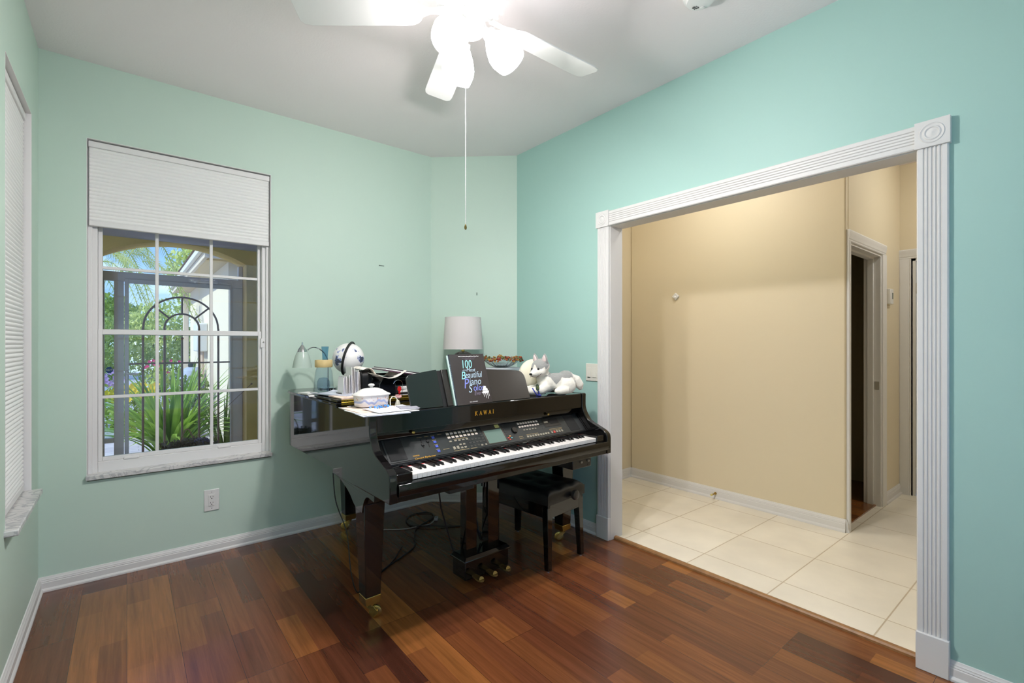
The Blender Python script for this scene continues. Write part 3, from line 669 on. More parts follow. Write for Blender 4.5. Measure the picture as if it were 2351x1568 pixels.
pbox('display_bezel', .645, .785, .12, .97, .0025, .004, mat('bezel', (66, 60, 54), .25), bev=.001)
pbox('display_screen', .655, .775, .15, .74, .0041, .0046, mat('lcd_green', (100, 122, 112), .35, spec=.3))
pbox('sticker', .742, .772, .80, .95, .0041, .0048, mat('yellow_sticker', (190, 184, 110), .7), label='yellow paper sticker')
m = MB(); m.T = Mp; m.lathe([(.02, .0025), (.0195, .008), (.017, .013), (.001, .013)], (.86, .56 * SL, 0), 28); m.box(.856, .862, .42 * SL, .48 * SL, .012, .0145); m.build('data_dial', mat('dial_black', (12, 12, 12), .2), piano)
pbox('disk_drive', 1.10, 1.235, .48, .93, .0025, .004, mat('drive_face', (30, 29, 28), .35), bev=.001)
pbox('disk_slot', 1.155, 1.225, .60, .86, .0041, .0046, M_DARKHOLE)
pbox('disk_eject', 1.108, 1.14, .68, .76, .0041, .0056, M_BTG)
text_mesh('KAWAI', .0105, M_GOLD, 'panel_logo', piano, Mfrom(PM(.203, .17, .0028), (1, 0, 0), slope), align='LEFT', ext=.0002)
text_mesh('Concert Performer', .0145, M_GOLD, 'panel_script', piano, Mfrom(PM(.206, .06, .0028), (1, 0, 0), slope), shear=.35, align='LEFT', ext=.0002)
# fallboard edge + nameboard + shelf
m = MB(); m.prism([(.262, .8475), (.256, .850), (.254, .862), (.254, .887), (.2715, .887), (.2715, .8475)], 'x', .037, 1.419); m.build('fallboard', M_BLACK, piano, bevel=.001, ang=50)
for x in (.232, 1.142):
    m = MB(); m.lathe([(.004, 0), (.004, .008), (.0085, .012), (.0085, .018), (.005, .021), (.001, .0215)], (x, .2545, .869), 20, axis=(0, -1, 0)); tag(m.build('fallboard_knob', M_BRASS, piano), 'brass pull knob')
m = MB(); m.prism([(.220, .886), (.220, .974), (.224, .978), (.2695, .978), (.2695, .886)], 'x', .037, 1.419); m.build('name_board', M_BLACK, piano, bevel=.002)
# KAWAI in gold serif capitals
H = .0205
def serif(ch):
    W = .0165; m = []; t = .0032; u = .0015; s = .0022
    def bar(p, q, w):
        (x0, y0), (x1, y1) = p, q; d = Vector((x1 - x0, y1 - y0)).normalized(); n = Vector((-d.y, d.x)) * w / 2
        m.append([(x0 + n.x, y0 + n.y), (x0 - n.x, y0 - n.y), (x1 - n.x, y1 - n.y), (x1 + n.x, y1 + n.y)])
    def foot(x, y, l=.0062): m.append([(x - l / 2, y - u / 2), (x + l / 2, y - u / 2), (x + l / 2, y + u / 2), (x - l / 2, y + u / 2)])
    if ch == 'K': bar((.003, 0), (.003, H), t); bar((.004, H * .42), (.0135, H), u * 1.2); bar((.0062, H * .55), (.015, 0), t); foot(.003, 0); foot(.003, H); foot(.0138, H); foot(.0152, 0)
    if ch == 'A': bar((.0025, 0), (.0085, H), u * 1.2); bar((.0085, H), (.0152, 0), t); bar((.0045, H * .34), (.013, H * .34), u); foot(.0024, 0, .005); foot(.0152, 0)
    if ch == 'W': bar((.001, H), (.0062, 0), t); bar((.0062, 0), (.0112, H), u * 1.2); bar((.0106, H), (.0158, 0), t); bar((.0158, 0), (.0205, H), u * 1.2); foot(.001, H); foot(.0106, H, .005); foot(.0205, H, .005)
    if ch == 'I': bar((.003, 0), (.003, H), t); foot(.003, 0); foot(.003, H)
    return m
x = .582
for ch, adv in (('K', .0295), ('A', .0275), ('W', .0335), ('A', .0285), ('I', 0)):
    m = MB()
    for q in serif(ch): m.prism([(x + a, .918 + b) for a, b in q], 'y', .2188, .2202)
    tag(m.build('logo_letter', M_GOLD, piano), 'gold letter ' + ch); x += adv
# music desk: left and right leaf with a dark folding joint
DB = Vector((0, .235, .979)); dsl = Vector((0, .070, .178)); DLn = dsl.length; Md = Mfrom(DB, (1, 0, 0), dsl)
def desk_leaf(x0, x1, h0, h1, rl, rr, top):
    pts = [(x0, 0), (x1, 0)]
    if rr:
        for k in range(7):
            a = k * PI / 12; pts.append((x1 - rr + rr * math.cos(a), h1 - rr + rr * math.sin(a)))
    else: pts.append((x1, h1))
    n = 8
    for k in range(1, n):
        t_ = k / n; pts.append((x1 - (rr or 0) + (x0 + (rl or 0) - x1 + (rr or 0)) * t_, h1 + (h0 - h1) * t_ + top * math.sin(PI * t_)))
    if rl:
        for k in range(7):
            a = PI / 2 + k * PI / 12; pts.append((x0 + rl + rl * math.cos(a), h0 - rl + rl * math.sin(a)))
    else: pts.append((x0, h0))
    return pts
m = MB(); m.T = Md; m.prism(desk_leaf(.222, .400, .175, .196, .026, 0, .002), 'z', -.012, 0); m.build('music_desk_leaf', mat('desk_satin', (18, 26, 24), .25, coat=.3, coatr=.2), piano, bevel=.002)
m = MB(); m.T = Md; m.prism(desk_leaf(.428, .992, .196, .172, 0, .05, .006), 'z', -.012, 0); m.build('music_desk_leaf', mat('desk_gloss', (40, 36, 33), .3, coat=.4, coatr=.12), piano, bevel=.002)
m = MB(); m.T = Md; m.box(.400, .428, 0, .194, -.02, -.009); m.build('music_desk_joint', M_BPLAS, piano, bevel=.002)
m = MB(); m.T = Md; m.box(.3, .95, -.001, .012, -.05, -.011); m.build('music_desk_foot', M_SATIN, piano)
# lid (lies closed) with folded front flap and long brass hinge
m = MB(); m.prism(outline(.012, .585), 'z', .9815, .995); m.build('lid', M_BLACK, piano, bevel=.003)
m = MB(); m.box(-.006, 1.463, .583, .93, .9965, 1.0105); m.build('lid_front_flap', M_BLACK, piano, bevel=.003)
m = MB(); m.box(.014, 1.42, .5795, .5835, .9825, .9955); m.box(.014, 1.42, .5795, .5835, .9972, 1.0100); m.cyl((.014, .580, .9963), (1.42, .580, .9963), .0022, n=8)
hg = m.build('lid_hinge', mat('hinge_brass', (176, 150, 62), .35, 1), piano, bevel=.0005)
m = MB()
for x in [.03, .045] + [.1 + .06 * k for k in range(22)]:
    for z in (.989, 1.0035): m.cyl((x, .5788, z), (x, .5797, z), .0022, n=8)
m.build('hinge_screws', M_DARKHOLE, hg)
m = MB(); m.box(-.004, .002, .60, .62, .968, .9815); m.build('lid_bumper', M_BPLAS, piano)
# legs with brass ferrules and castors
def leg(cx, cy, rz, castor_rz):
    m = MB(); m.frustum((cx, cy, .115), (.037, .037), (cx, cy, .555), (.052, .052)); m.box(cx - .0535, cx + .0535, cy - .0535, cy + .0535, .5555, .6265)
    lg = m.build('leg', M_BLACK, piano, bevel=.003)
    m = MB(); m.frustum((cx, cy, .078), (.0365, .0365), (cx, cy, .116), (.0385, .0385)); m.cyl((cx, cy, .062), (cx, cy, .08), .02); fe = m.build('ferrule', M_BRASS, lg, bevel=.002)
    M = Matrix.Translation((cx, cy, 0)) @ Matrix.Rotation(castor_rz, 4, 'Z')
    m = MB(); m.T = M
    m.prism([(-.016, .062), (.016, .062), (.034, .036), (.032, .022), (.024, .022), (.0, .045)], 'y', -.017, -.0135); m.prism([(-.016, .062), (.016, .062), (.034, .036), (.032, .022), (.024, .022), (.0, .045)], 'y', .0135, .017)
    m.box(-.016, .016, -.017, .017, .058, .063); m.build('castor_fork', M_BRASS, lg, bevel=.001)
    m = MB(); m.T = M; c = (.024, 0, .029)
    m.lathe([(.004, -.012), (.012, -.0115), (.014, -.008), (.024, -.008), (.029, -.006), (.029, .006), (.024, .008), (.014, .008), (.012, .0115), (.004, .012)], c, 32, axis=(0, 1, 0)); m.build('castor_wheel', M_BRASS, lg)
leg(.0585, .34, 0, -.5); leg(1.395, .36, 0, 2.4); leg(.40, 1.46, 0, 2.7)
# scrolled leg brackets
br_ = smooth_pts([(.66, .627), (.60, .622), (.52, .603), (.45, .575), (.40, .54), (.345, .518)], 5) + smooth_pts([(.30, .517), (.285, .56), (.262, .592), (.235, .603), (.20, .600), (.17, .596)], 5) + [(.17, .627)]
for x0 in (0.002, 1.43):
    m = MB(); m.prism([(a, min(b, .6265)) for a, b in br_], 'x', x0, x0 + .022); m.build('leg_bracket', M_BLACK, piano, bevel=.002)
# pedal lyre
for x0, x1 in ((.602, .676), (.754, .836)):
    m = MB().box(x0, x1, .33, .385, .145, .63); m.build('lyre_post', M_BLACK, piano, bevel=.003)
m = MB().box(.566, .866, .285, .405, .028, .122); pb = m.build('pedal_box', M_BLACK, piano, bevel=.003)
m = MB(); m.ring([[(.556, .275, .122), (.876, .275, .122), (.876, .415, .122), (.556, .415, .122)], [(.556, .275, .132), (.876, .275, .132), (.876, .415, .132), (.556, .415, .132)], [(.572, .291, .150), (.860, .291, .150), (.860, .40, .150), (.572, .40, .150)]]); m.build('pedal_box_cap', M_BLACK, pb, bevel=.003)
for x in (.623, .716, .808):
    m = MB(); m.prism([(x - .011, .30)] + [(x + .02 * math.cos(a), .232 - .03 * math.sin(a) + 0) for a in [PI - k * PI / 10 for k in range(11)]] + [(x + .011, .30)], 'z', .038, .047); m.cyl((x, .215, .0475), (x, .216, .047), .015, n=16)
    tag(m.build('pedal', mat('pedal_brass', (168, 146, 92), .38, 1), piano, bevel=.0025), 'worn brass pedal')
m = MB(); m.tube([(.44, .38, .66), (.50, .42, .40), (.575, .41, .14)], .0045, 8); m.build('lyre_brace', M_SATIN, piano)
m = MB(); m.tube([(.70, .40, .65), (.705, .42, .5), (.72, .43, .38), (.735, .42, .3), (.75, .41, .2), (.78, .4, .14)], .004, 8); m.tube([(.685, .40, .65), (.70, .41, .5), (.705, .41, .4), (.70, .41, .3), (.76, .41, .16)], .0035, 8); m.tube([(.72, .4, .65), (.70, .405, .56), (.695, .41, .44), (.70, .41, .34)], .003, 8); m.build('pedal_cables', M_BPLAS, piano)
# headphone box under the key bed
m = MB().box(1.13, 1.29, .03, .2, .574, .627); hb = m.build('headphone_box', mat('box_satin', (34, 31, 28), .3), piano, bevel=.004)
for x in (1.20, 1.262): m = MB(); m.lathe([(.006, 0), (.0065, .008), (.001, .009)], (x, .03, .610), 14, axis=(0, -1, 0)); m.build('volume_knob', M_BTG, hb)
m = MB(); m.cyl((1.258, .0295, .588), (1.258, .031, .588), .004, n=10); m.build('headphone_jack', M_DARKHOLE, hb)
m = MB(); m.box(.30, .44, .03, .3, .607, .627); m.build('speaker_box', M_SATIN, piano, bevel=.003)

# ------------------------------------------------------------------ bench
bench = thing('piano_bench', 'black adjustable piano bench with tufted seat tucked beside the lyre', 'bench', (1.985, 2.265, 0), math.radians(6.5))
bx, by = .165, .275
for sx in (-1, 1):
    for sy in (-1, 1):
        m = MB(); m.frustum((sx * (bx - .012), sy * (by - .008), .006), (.015, .015), (sx * (bx - .02), sy * (by - .022), .36), (.022, .022)); lg = m.build('leg', M_BLACK, bench, bevel=.002)
        m = MB(); m.cyl((sx * (bx - .012), sy * (by - .008), 0), (sx * (bx - .012), sy * (by - .008), .007), .012, n=14); m.build('glide', M_CHROME, lg)
m = MB(); m.box(-bx, bx, -by, -by + .022, .30, .375); m.box(-bx, bx, by - .022, by, .30, .375); m.box(-bx, -bx + .022, -by, by, .30, .375); m.box(bx - .022, bx, -by, by, .30, .375); m.build('apron', M_BLACK, bench, bevel=.002)
def seatf(u, v):
    x = (u - .5) * 2; y = (v - .5) * 2; tx = math.cos(x * 1.5 * PI) ; ty = math.cos(y * 2.5 * PI)
    e = min(1, (1 - abs(x)) * 6) * min(1, (1 - abs(y)) * 9); z = .431 + .026 * (e ** .5) - .014 * e * max(0, -math.sin((u * 3 - .25) * 2 * PI) * .5 + .2) * max(0, math.cos(v * 8 * PI) * .5 + .5)
    return (x * (bx + .008), y * (by + .008), z)
M_LEATH = mat('seat_vinyl', (17, 17, 18), .42, bump=.25, bscale=260)
m = MB(); m.sheet(seatf, 36, 54, .054); m.build('seat_cushion', M_LEATH, bench, ang=60)
m = MB()
for i in range(3):
    for j in range(4): m.ball((-.11 + .11 * i, -.19 + .127 * j, .4415), (.008, .008, .004), 10, 6)
m.build('seat_buttons', M_LEATH, bench)
for sx in (1,):
    m = MB(); m.lathe([(.012, 0), (.012, .014), (.026, .018), (.030, .03), (.028, .040), (.018, .045), (.001, .046)], (.042, -by - .006, .402), 28, axis=(0, -1, 0)); tag(m.build('height_knob', mat('knob_grey', (52, 48, 44), .4), bench, ang=40), 'round black height adjusting knob')

# ------------------------------------------------------------------ things on the piano
ZL = 1.0105
def pt(name, label, cat, x, y, z, rz=0, group=None): return thing(name, label, cat, L(x, y, z), PA + rz, group)
# music books on the desk
bt = Vector((0, .058, .262)); BOOKH = .274
def book(name, label, x0, lx, w_, h_, th, off, mats, spine):
    t = pt(name, label, 'book', 0, 0, 0, 0, None)
    x = Vector((1, 0, 0)); o = Vector((x0, .2245 + off, .9785)); Mb = Mfrom(o, Vector((1, .0, .008)), Vector((lx, .084, .262)))
    m = MB(); m.T = Mb; m.box(.001, w_ - .002, .001, h_ - .001, -th + .0006, -.0006); m.build('pages', mat('page_edge', (222, 220, 205), .8), t)
    m = MB(); m.T = Mb; m.box(0, w_, 0, h_, -.0007, 0); m.box(0, w_, 0, h_, -th, -th + .0007); m.box(-.0007, 0, 0, h_, -th, 0); m.build('cover', mats, t)
    return t, Mb
M_COVER = mat('book_cover_charcoal', (58, 54, 54), .22, coat=.5, coatr=.1)
bk1, Mb = book('music_book', 'dark music book titled 100 of the Most Beautiful Piano Solos Ever, open side facing out on the desk', .475, -.026, .224, .272, .011, -.006, M_COVER, None)
bk1['label'] = 'front dark grey music book with 100 Most Beautiful Piano Solos title on the music desk'
m = MB(); m.T = Mb; m.box(-.0012, -.0006, 0, .272, -.011, 0); m.build('spine', mat('spine_navy', (28, 30, 58), .35), bk1)
M_T1 = mat('title_aqua', (150, 222, 226), .4); M_T2 = mat('title_silver', (176, 200, 216), .4); M_T3 = mat('title_blue', (126, 136, 216), .4); M_T4 = mat('title_mauve', (124, 112, 130), .4); M_T0 = mat('title_white', (232, 232, 232), .5)
def bt_(txt, sz, mt, cx, cy, sh=.25, rot=0, xs=1, al='CENTER', name='title', bold=0, par=None):
    k_ = 1.0 if name == 'small_print' else 1.08; sz *= k_; cx = .115 + (cx - .118) * k_; cy = .134 + (cy - .140) * k_ if k_ > 1 else cy
    M = Mb @ Matrix.Translation((cx, cy, .0006)) @ Matrix.Rotation(rot, 4, 'Z'); return text_mesh(txt, sz, mt, name, par or bk1, M, shear=sh, ext=.0002, align=al, xs=xs, bold=bold)
bt_('100 of the Most Beautiful Piano Solos Ever', .0078, M_T0, .125, .259, 0, 0, 1, name='small_print', bold=.0001)
bt_('Popular, classical, jazz, film, stage and more solos', .0045, M_T4, .125, .251, 0, name='small_print')
bt_('beautifully arranged for solo piano', .0045, M_T4, .13, .244, 0, name='small_print')
bt_('100', .060, M_T1, .102, .214, .18, 0, .72); bt_('of the', .010, M_T2, .085, .186, .3); bt_('Most', .026, M_T2, .122, .186, .3)
bt_('B', .056, M_T1, .070, .158, .3, 0, .85); bt_('eautiful', .044, M_T2, .132, .160, .28, 0, .80)
bt_('P', .070, M_T3, .078, .117, .3, 0, .8); bt_('iano', .050, M_T2, .135, .126, .25, 0, .86)
bt_('S', .056, M_T2, .097, .090, .3, 0, .85); bt_('olos', .046, M_T3, .150, .094, .2, 0, .86); bt_('Ever', .030, M_T4, .138, .067, .35, 0, .8)
bt_('HAL LEONARD', .0075, M_T0, .105, .012, 0, 0, 1, name='small_print')
# spine lettering
Ms = Mb @ Matrix.Translation((-.0014, .15, -.0055)) @ Matrix(((0, 0, -1, 0), (-1, 0, 0, 0), (0, 1, 0, 0), (0, 0, 0, 1)))
text_mesh('100 of the Most Beautiful Piano Solos Ever', .0085, M_T2, 'spine_lettering', bk1, Ms, ext=.0001)
# little white grand piano emblem
m = MB(); m.T = Mb
def flat(pts): m.prism(pts, 'z', .0004, .0009)
flat([(.166, .058), (.178, .066), (.198, .068), (.213, .064), (.211, .054), (.190, .050), (.168, .052)])
flat([(.170, .066), (.185, .092), (.200, .090), (.196, .083), (.206, .076), (.207, .068), (.190, .069)])
for a, b, c in ((.174, .050, .032), (.187, .050, .024), (.199, .052, .020), (.208, .056, .034)): flat([(a, b), (a + .003, b), (a + .0045, c), (a + .0025, c)])
m.build('cover_emblem', M_T0, bk1)
book('music_book', 'thin white spined music book behind the dark titled one on the desk', .466, -.026, .21, .266, .0045, .0055, mat('cover_mint', (186, 208, 200), .5), None)
book('music_book', 'green edged music book at the back of the desk stack', .461, -.027, .20, .250, .003, .0105, mat('cover_green', (60, 84, 74), .5), None)

# table lamp
t = pt('table_lamp', 'table lamp with white drum shade and round dark base behind the music desk', 'table lamp', 1.184, 1.2, .996)
m = MB(); m.lathe([(.065, 0), (.066, .006), (.05, .012), (.055, .03), (.085, .075), (.098, .12), (.098, .165), (.085, .200), (.062, .224), (.038, .237), (.016, .2425), (.001, .243)], n=40); m.build('lamp_base', mat('glazed_dark', (58, 56, 52), .15, coat=.5), t)
m = MB(); m.lathe([(.013, .241), (.013, .270), (.006, .266), (.006, .34), (.001, .345)], n=20); m.build('lamp_neck', M_BRASS, t)
m = MB(); m.lathe([(.1505, .258), (.1365, .500)], n=64, caps=False); m.lathe([(.1485, .258), (.1345, .500)], n=64, caps=False)
m.build('lamp_shade', shade_cloth('lampshade_cloth', (240, 234, 232), .35), t)
m = MB(); m.tube([(.150 * math.cos(a), .150 * math.sin(a), .258) for a in [2 * PI * k / 48 for k in range(48)]], .0016, 6, closed=True); m.tube([(.136 * math.cos(a), .136 * math.sin(a), .50) for a in [2 * PI * k / 48 for k in range(48)]], .0016, 6, closed=True)
for k in range(3):
    a = 2 * PI * k / 3; m.tube([(0, 0, .485), (.134 * math.cos(a), .134 * math.sin(a), .497)], .0012, 6)
m.build('shade_ring', M_WPLAS, t)

# glass bowl with bead garland on a white box
t = pt('white_box', 'low white box under the glass bowl behind the music desk', 'box', 1.40, 1.0, .996, .15)
m = MB().box(-.15, .15, -.10, .10, 0, .108); m.build('carton', mat('box_white', (224, 226, 232), .6), t, bevel=.003); m = MB().box(-.153, .153, -.103, .103, .104, .118); m.build('box_lid', mat('box_white'), t, bevel=.003)
t = pt('glass_bowl', 'cut glass bowl with red and gold beads behind the music desk', 'bowl', 1.40, 1.0, 1.1145)
m = MB(); R = []
for k, (r, z) in enumerate([(.05, 0), (.06, .004), (.09, .02), (.12, .045), (.148, .07), (.145, .0715), (.116, .048), (.086, .024), (.05, .008), (.001, .006)]):
    R.append([((r + (.004 * math.cos(20 * 2 * PI * j / 120) if 1 < k < 8 else 0)) * math.cos(2 * PI * j / 120), (r + (.004 * math.cos(20 * 2 * PI * j / 120) if 1 < k < 8 else 0)) * math.sin(2 * PI * j / 120), z) for j in range(120)])
m.ring(R); m.build('glass', mat('cut_glass', (235, 240, 242), .03, trans=1, ior=1.5), t, ang=60)
bt_t = pt('bead_garland', 'garland of small red gold and green beads draped on the glass bowl rim', 'garland', 1.40, 1.0, 1.1145)
bc = [mat('bead_red', (150, 58, 40), .25, coat=.5), mat('bead_gold', (186, 140, 60), .25, coat=.5), mat('bead_olive', (110, 110, 60), .3, coat=.5), mat('bead_amber', (170, 96, 56), .25, coat=.5)]
m = MB(); rnd = random.Random(5)
for k in range(260):
    a = rnd.uniform(0, 2 * PI); rr_ = rnd.uniform(.125, .162); z = .078 - .02 * abs(math.sin(3 * a)) + rnd.uniform(-.012, .012) - (.0 if rr_ > .14 else -.006); m.m = rnd.randrange(4); m.ball((rr_ * math.cos(a), rr_ * math.sin(a), z), rnd.uniform(.005, .0085), 8, 6)
o = m.build('beads', bc, bt_t); o['kind'] = 'stuff'

# husky plush
dog = pt('plush_husky', 'grey and white plush husky lying on the right end of the piano', 'plush toy', 1.262, .315, .979, PI - .42)
FUR = attr_mat('plush_fur', .95, sheen=.6, bump=.8, bscale=420)
WH = (238, 233, 220); GY = (150, 150, 146)
m = MB()
m.ball((-.025, 0, .074), (.095, .062, .060)); m.ball((.045, 0, .074), (.060, .058, .066)); m.ball((-.085, 0, .078), (.060, .064, .070))
m.ball((.074, .004, .118), (.044, .044, .056))
HM = Matrix.Translation((.088, .008, .172)) @ Matrix.Rotation(.50, 4, 'Z') @ Matrix.Rotation(.36, 4, 'Y')
m.T = HM
m.ball((0, 0, 0), (.058, .060, .050)); m.ball((.03, .026, -.018), (.034, .030, .028)); m.ball((.03, -.026, -.018), (.034, .030, .028)); m.ball((.058, 0, -.016), (.034, .029, .025)); m.ball((.082, 0, -.013), (.019, .020, .018))
m.T = None
for s_ in (-1, 1):
    m.tube([(.055, s_ * .042, .055), (.095, s_ * .046, .030), (.150, s_ * .044, .025)], [.032, .029, .025], 14); m.ball((.155, s_ * .044, .025), (.028, .026, .024))
    m.ball((-.08, s_ * .052, .052), (.052, .032, .050)); m.tube([(-.07, s_ * .066, .03), (-.01, s_ * .072, .023)], [.026, .023], 12); m.ball((-.01, s_ * .072, .023), (.030, .024, .022))
m.tube([(-.12, 0, .10), (-.155, .005, .085), (-.178, .01, .05), (-.186, .012, .022)], [.026, .032, .028, .012], 14)
HI = HM.inverted()
def dogcol(c):
    x, y, z = c
    n = noise.noise(Vector((x * 30, y * 30, z * 30))) * .010
    q = HI @ Vector(c)
    if q.length < .068 or (q.x > .0 and z > .12 and abs(q.y) < .06):
        brow = .012 + .016 * math.cos(q.y * 95)      # mask edge dips between the eyes
        if q.z + n > (brow if q.x > .02 else -.004 - .2 * q.x): return GY
        return WH
    if -.115 < x < .075 and z + n > (.104 if x < .0 else .112) and abs(y) < .075: return GY
    if -.045 < x < .045 and z + n > .090 - .022 * math.cos((x) * 60): return GY
    return WH
blob('body', m, FUR, dog, .0042, 4, dogcol, .0012)
M_EARI = mat('ear_pink', (228, 208, 204), .9)
for s_ in (-1, 1):
    E_ = HM @ Matrix.Translation((-.012, s_ * .036, .036)) @ Matrix.Rotation(-s_ * .16, 4, 'X') @ Matrix.Rotation(-.18, 4, 'Y'); m = MB(); m.T = E_
    m.lathe([(.021, -.010), (.023, .004), (.019, .020), (.011, .036), (.004, .045), (.0005, .047)], (0, 0, 0), 16, sx=.5); e_ = m.build('ear', mat('ear_grey', (150, 150, 146), .95, sheen=.5), dog)
    m = MB(); m.T = E_ @ Matrix.Translation((.0072, 0, .001)); m.lathe([(.014, -.002), (.0155, .006), (.012, .020), (.006, .033), (.0005, .038)], (0, 0, 0), 14, sx=.42); m.build('ear_lining', M_EARI, e_)
M_EYE = mat('eye_black', (14, 12, 12), .05, coat=1)
for s_ in (-1, 1):
    m = MB(); m.T = HM; m.ball((.050, s_ * .026, .006), .0078, 14, 10); m.build('eye', M_EYE, dog)
m = MB(); m.T = HM; m.ball((.100, 0, -.008), (.0085, .0115, .008), 14, 10); m.build('nose', M_EYE, dog)
m = MB(); m.T = HM
for s_ in (-1, 1): m.tube([(.099, s_ * .002, -.022), (.092, s_ * .014, -.031), (.078, s_ * .025, -.033), (.062, s_ * .038, -.028), (.05, s_ * .047, -.018)], .0015, 6)
m.build('mouth', mat('thread_brown', (70, 58, 50), .8), dog)
# cream cushion behind
t = pt('cream_pillow', 'small round cream pillow behind the plush husky', 'pillow', 1.245, .487, .979)
m = MB(); m.ball((0, 0, .108), (.115, .062, .108), 32, 20); blob('cushion', m, mat('cream_fleece', (232, 226, 204), .95, sheen=.5, bump=.4, bscale=120), t, .008, 2)
# badge in front of the dog
t = pt('lanyard_badge', 'blue lanyard with a dark green oval badge in front of the plush husky', 'lanyard', 1.075, .275, .979)
m = MB(); m.T = Matrix.Translation((.012, 0, .052)) @ Matrix.Rotation(-.35, 4, 'X') @ Matrix.Rotation(.25, 4, 'Y'); m.lathe([(.014, -.001), (.014, .001)], (0, 0, 0), 24, axis=(0, -1, 0), sx=1, sy=1.6); m.build('badge', mat('badge_green', (22, 50, 34), .3), t)
m = MB(); m.T = Matrix.Translation((.012, -.0015, .054)) @ Matrix.Rotation(-.35, 4, 'X'); m.tube([(.006 * math.cos(a), 0, .008 * math.sin(a)) for a in [2 * PI * k / 20 for k in range(20)]], .0008, 5, closed=True); m.build('badge_ring', mat('badge_gold', (150, 160, 70), .4), t)
m = MB(); P = [(-.02, .01, .05), (-.018, -.005, .03), (-.005, -.01, .012), (.012, -.012, .006), (.03, -.01, .004), (.034, .01, .004), (.02, .02, .004)]
m.tube(P, .004, 6); m.tube([(.02, 0, .03), (.024, 0, .012), (.03, -.004, .004)], .005, 6); m.build('strap', mat('strap_blue', (52, 60, 150), .6), t)

# bottle with wooden collar and blue stopper tube
t = pt('glass_bottle', 'clear glass bottle with pale wooden collar and blue tube stopper on the piano lid', 'bottle', .122, 1.15, .996)
m = MB(); m.lathe([(.001, 0), (.054, 0), (.058, .006), (.057, .03), (.053, .09), (.048, .13), (.041, .152), (.038, .158)], n=48, caps=False)
m.build('glass', glass_thin('bottle_glass', (236, 243, 248), 1.6), t)
m = MB(); m.lathe([(.001, .156), (.048, .156), (.051, .160), (.051, .196), (.049, .201), (.001, .201)], n=40, caps=False); m.build('collar', mat('collar_wood', (206, 182, 128), .5, var=.15, vscale=12), t, ang=40)
m = MB(); m.lathe([(.0155, .199), (.017, .24), (.0215, .282)], (.008, 0, 0), n=28, caps=False); m.build('stopper_tube', glass_thin('blue_glass', (186, 216, 234), 1.2), t)
m = MB(); m.lathe([(.001, .016), (.03, .018), (.038, .04), (.036, .07), (.025, .09), (.001, .094)], (-.002, 0, 0), 28, caps=False); m.build('inner_bulb', glass_thin('blue_glass_inner', (224, 232, 242), 1.5), t, ang=85)
# desk lamp at the tail
t = pt('desk_lamp', 'small chrome gooseneck desk lamp with frosted glass bell shade beside the bottle', 'desk lamp', .235, 1.40, .996)
m = MB(); m.lathe([(.055, 0), (.055, .008), (.045, .014), (.012, .018), (.001, .018)], n=36); m.build('base', M_CHROME, t)
m = MB(); P = smooth_pts([(0, .01), (.0, .17), (-.004, .20), (-.03, .245), (-.07, .272), (-.105, .274), (-.13, .258)], 6); m.tube([(a, -.0, b) for a, b in P], .0042, 10); m.build('gooseneck', M_CHROME, t)
cx = -.163
m = MB(); m.lathe([(.001, .310), (.004, .308), (.005, .292), (.012, .284), (.026, .262), (.032, .246), (.030, .246), (.02, .262), (.001, .28)], (cx, 0, 0), 32, caps=False); m.build('shade_cap', M_CHROME, t)
m = MB(); m.lathe([(.031, .247), (.042, .222), (.052, .185), (.057, .155), (.058, .145), (.055, .146), (.049, .185), (.039, .222), (.029, .246)], (cx, 0, 0), 40, caps=False)
fg = bpy.data.materials.new('frosted_bell'); fg.use_nodes = True; N = fg.node_tree.nodes; K = fg.node_tree.links; N.clear()
o_ = N.new('ShaderNodeOutputMaterial'); a_ = N.new('ShaderNodeMixShader'); b_ = N.new('ShaderNodeBsdfTransparent'); c_ = N.new('ShaderNodeBsdfPrincipled'); a_.inputs[0].default_value = .5
b_.inputs[0].default_value = (*lin((240, 248, 242)), 1); c_.inputs['Base Color'].default_value = (*lin((222, 234, 226)), 1); c_.inputs['Roughness'].default_value = .2; K.new(b_.outputs[0], a_.inputs[1]); K.new(c_.outputs[0], a_.inputs[2]); K.new(a_.outputs[0], o_.inputs[0])
m.build('glass_shade', fg, t)

# globe
t = pt('globe', 'small white desk globe with a dark meridian arm behind the letter holder', 'globe', .303, 1.22, .996)
GM = mat('globe_map', (236, 233, 230), .35); N, K, B = nodes(GM); tc = N.new('ShaderNodeTexCoord'); n1 = N.new('ShaderNodeTexNoise'); n1.inputs['Scale'].default_value = 9; n1.inputs['Detail'].default_value = 7; n1.inputs['Roughness'].default_value = .6
mp = N.new('ShaderNodeMapping'); mp.inputs['Location'].default_value = (.55, .1, .34); K.new(tc.outputs['Object'], mp.inputs[0]); K.new(mp.outputs[0], n1.inputs['Vector']); r_ = N.new('ShaderNodeValToRGB'); K.new(n1.outputs[0], r_.inputs[0])
e = r_.color_ramp.elements; e[0].position = .57; e[0].color = (*lin((236, 233, 230)), 1); e[1].position = .60; e[1].color = (*lin((72, 78, 96)), 1); x_ = e.new(.585); x_.color = (*lin((120, 140, 200)), 1); K.new(r_.outputs[0], B.inputs['Base Color'])
m = MB(); m.ball((0, 0, .204), .098, 48, 32); m.build('sphere', GM, t, ang=80)
ax = Vector((.36, .1, .93)).normalized(); pr_ = ax.cross(Vector((.55, .83, 0))).normalized(); per = pr_.cross(ax).normalized()
side = (Vector((-.62, -.78, 0)) - ax * Vector((-.62, -.78, 0)).dot(ax)).normalized()
P = [tuple(Vector((0, 0, .204)) + (ax * math.cos(a) + side * math.sin(a)) * .105) for a in [math.radians(-14 + k * 9) for k in range(23)]]
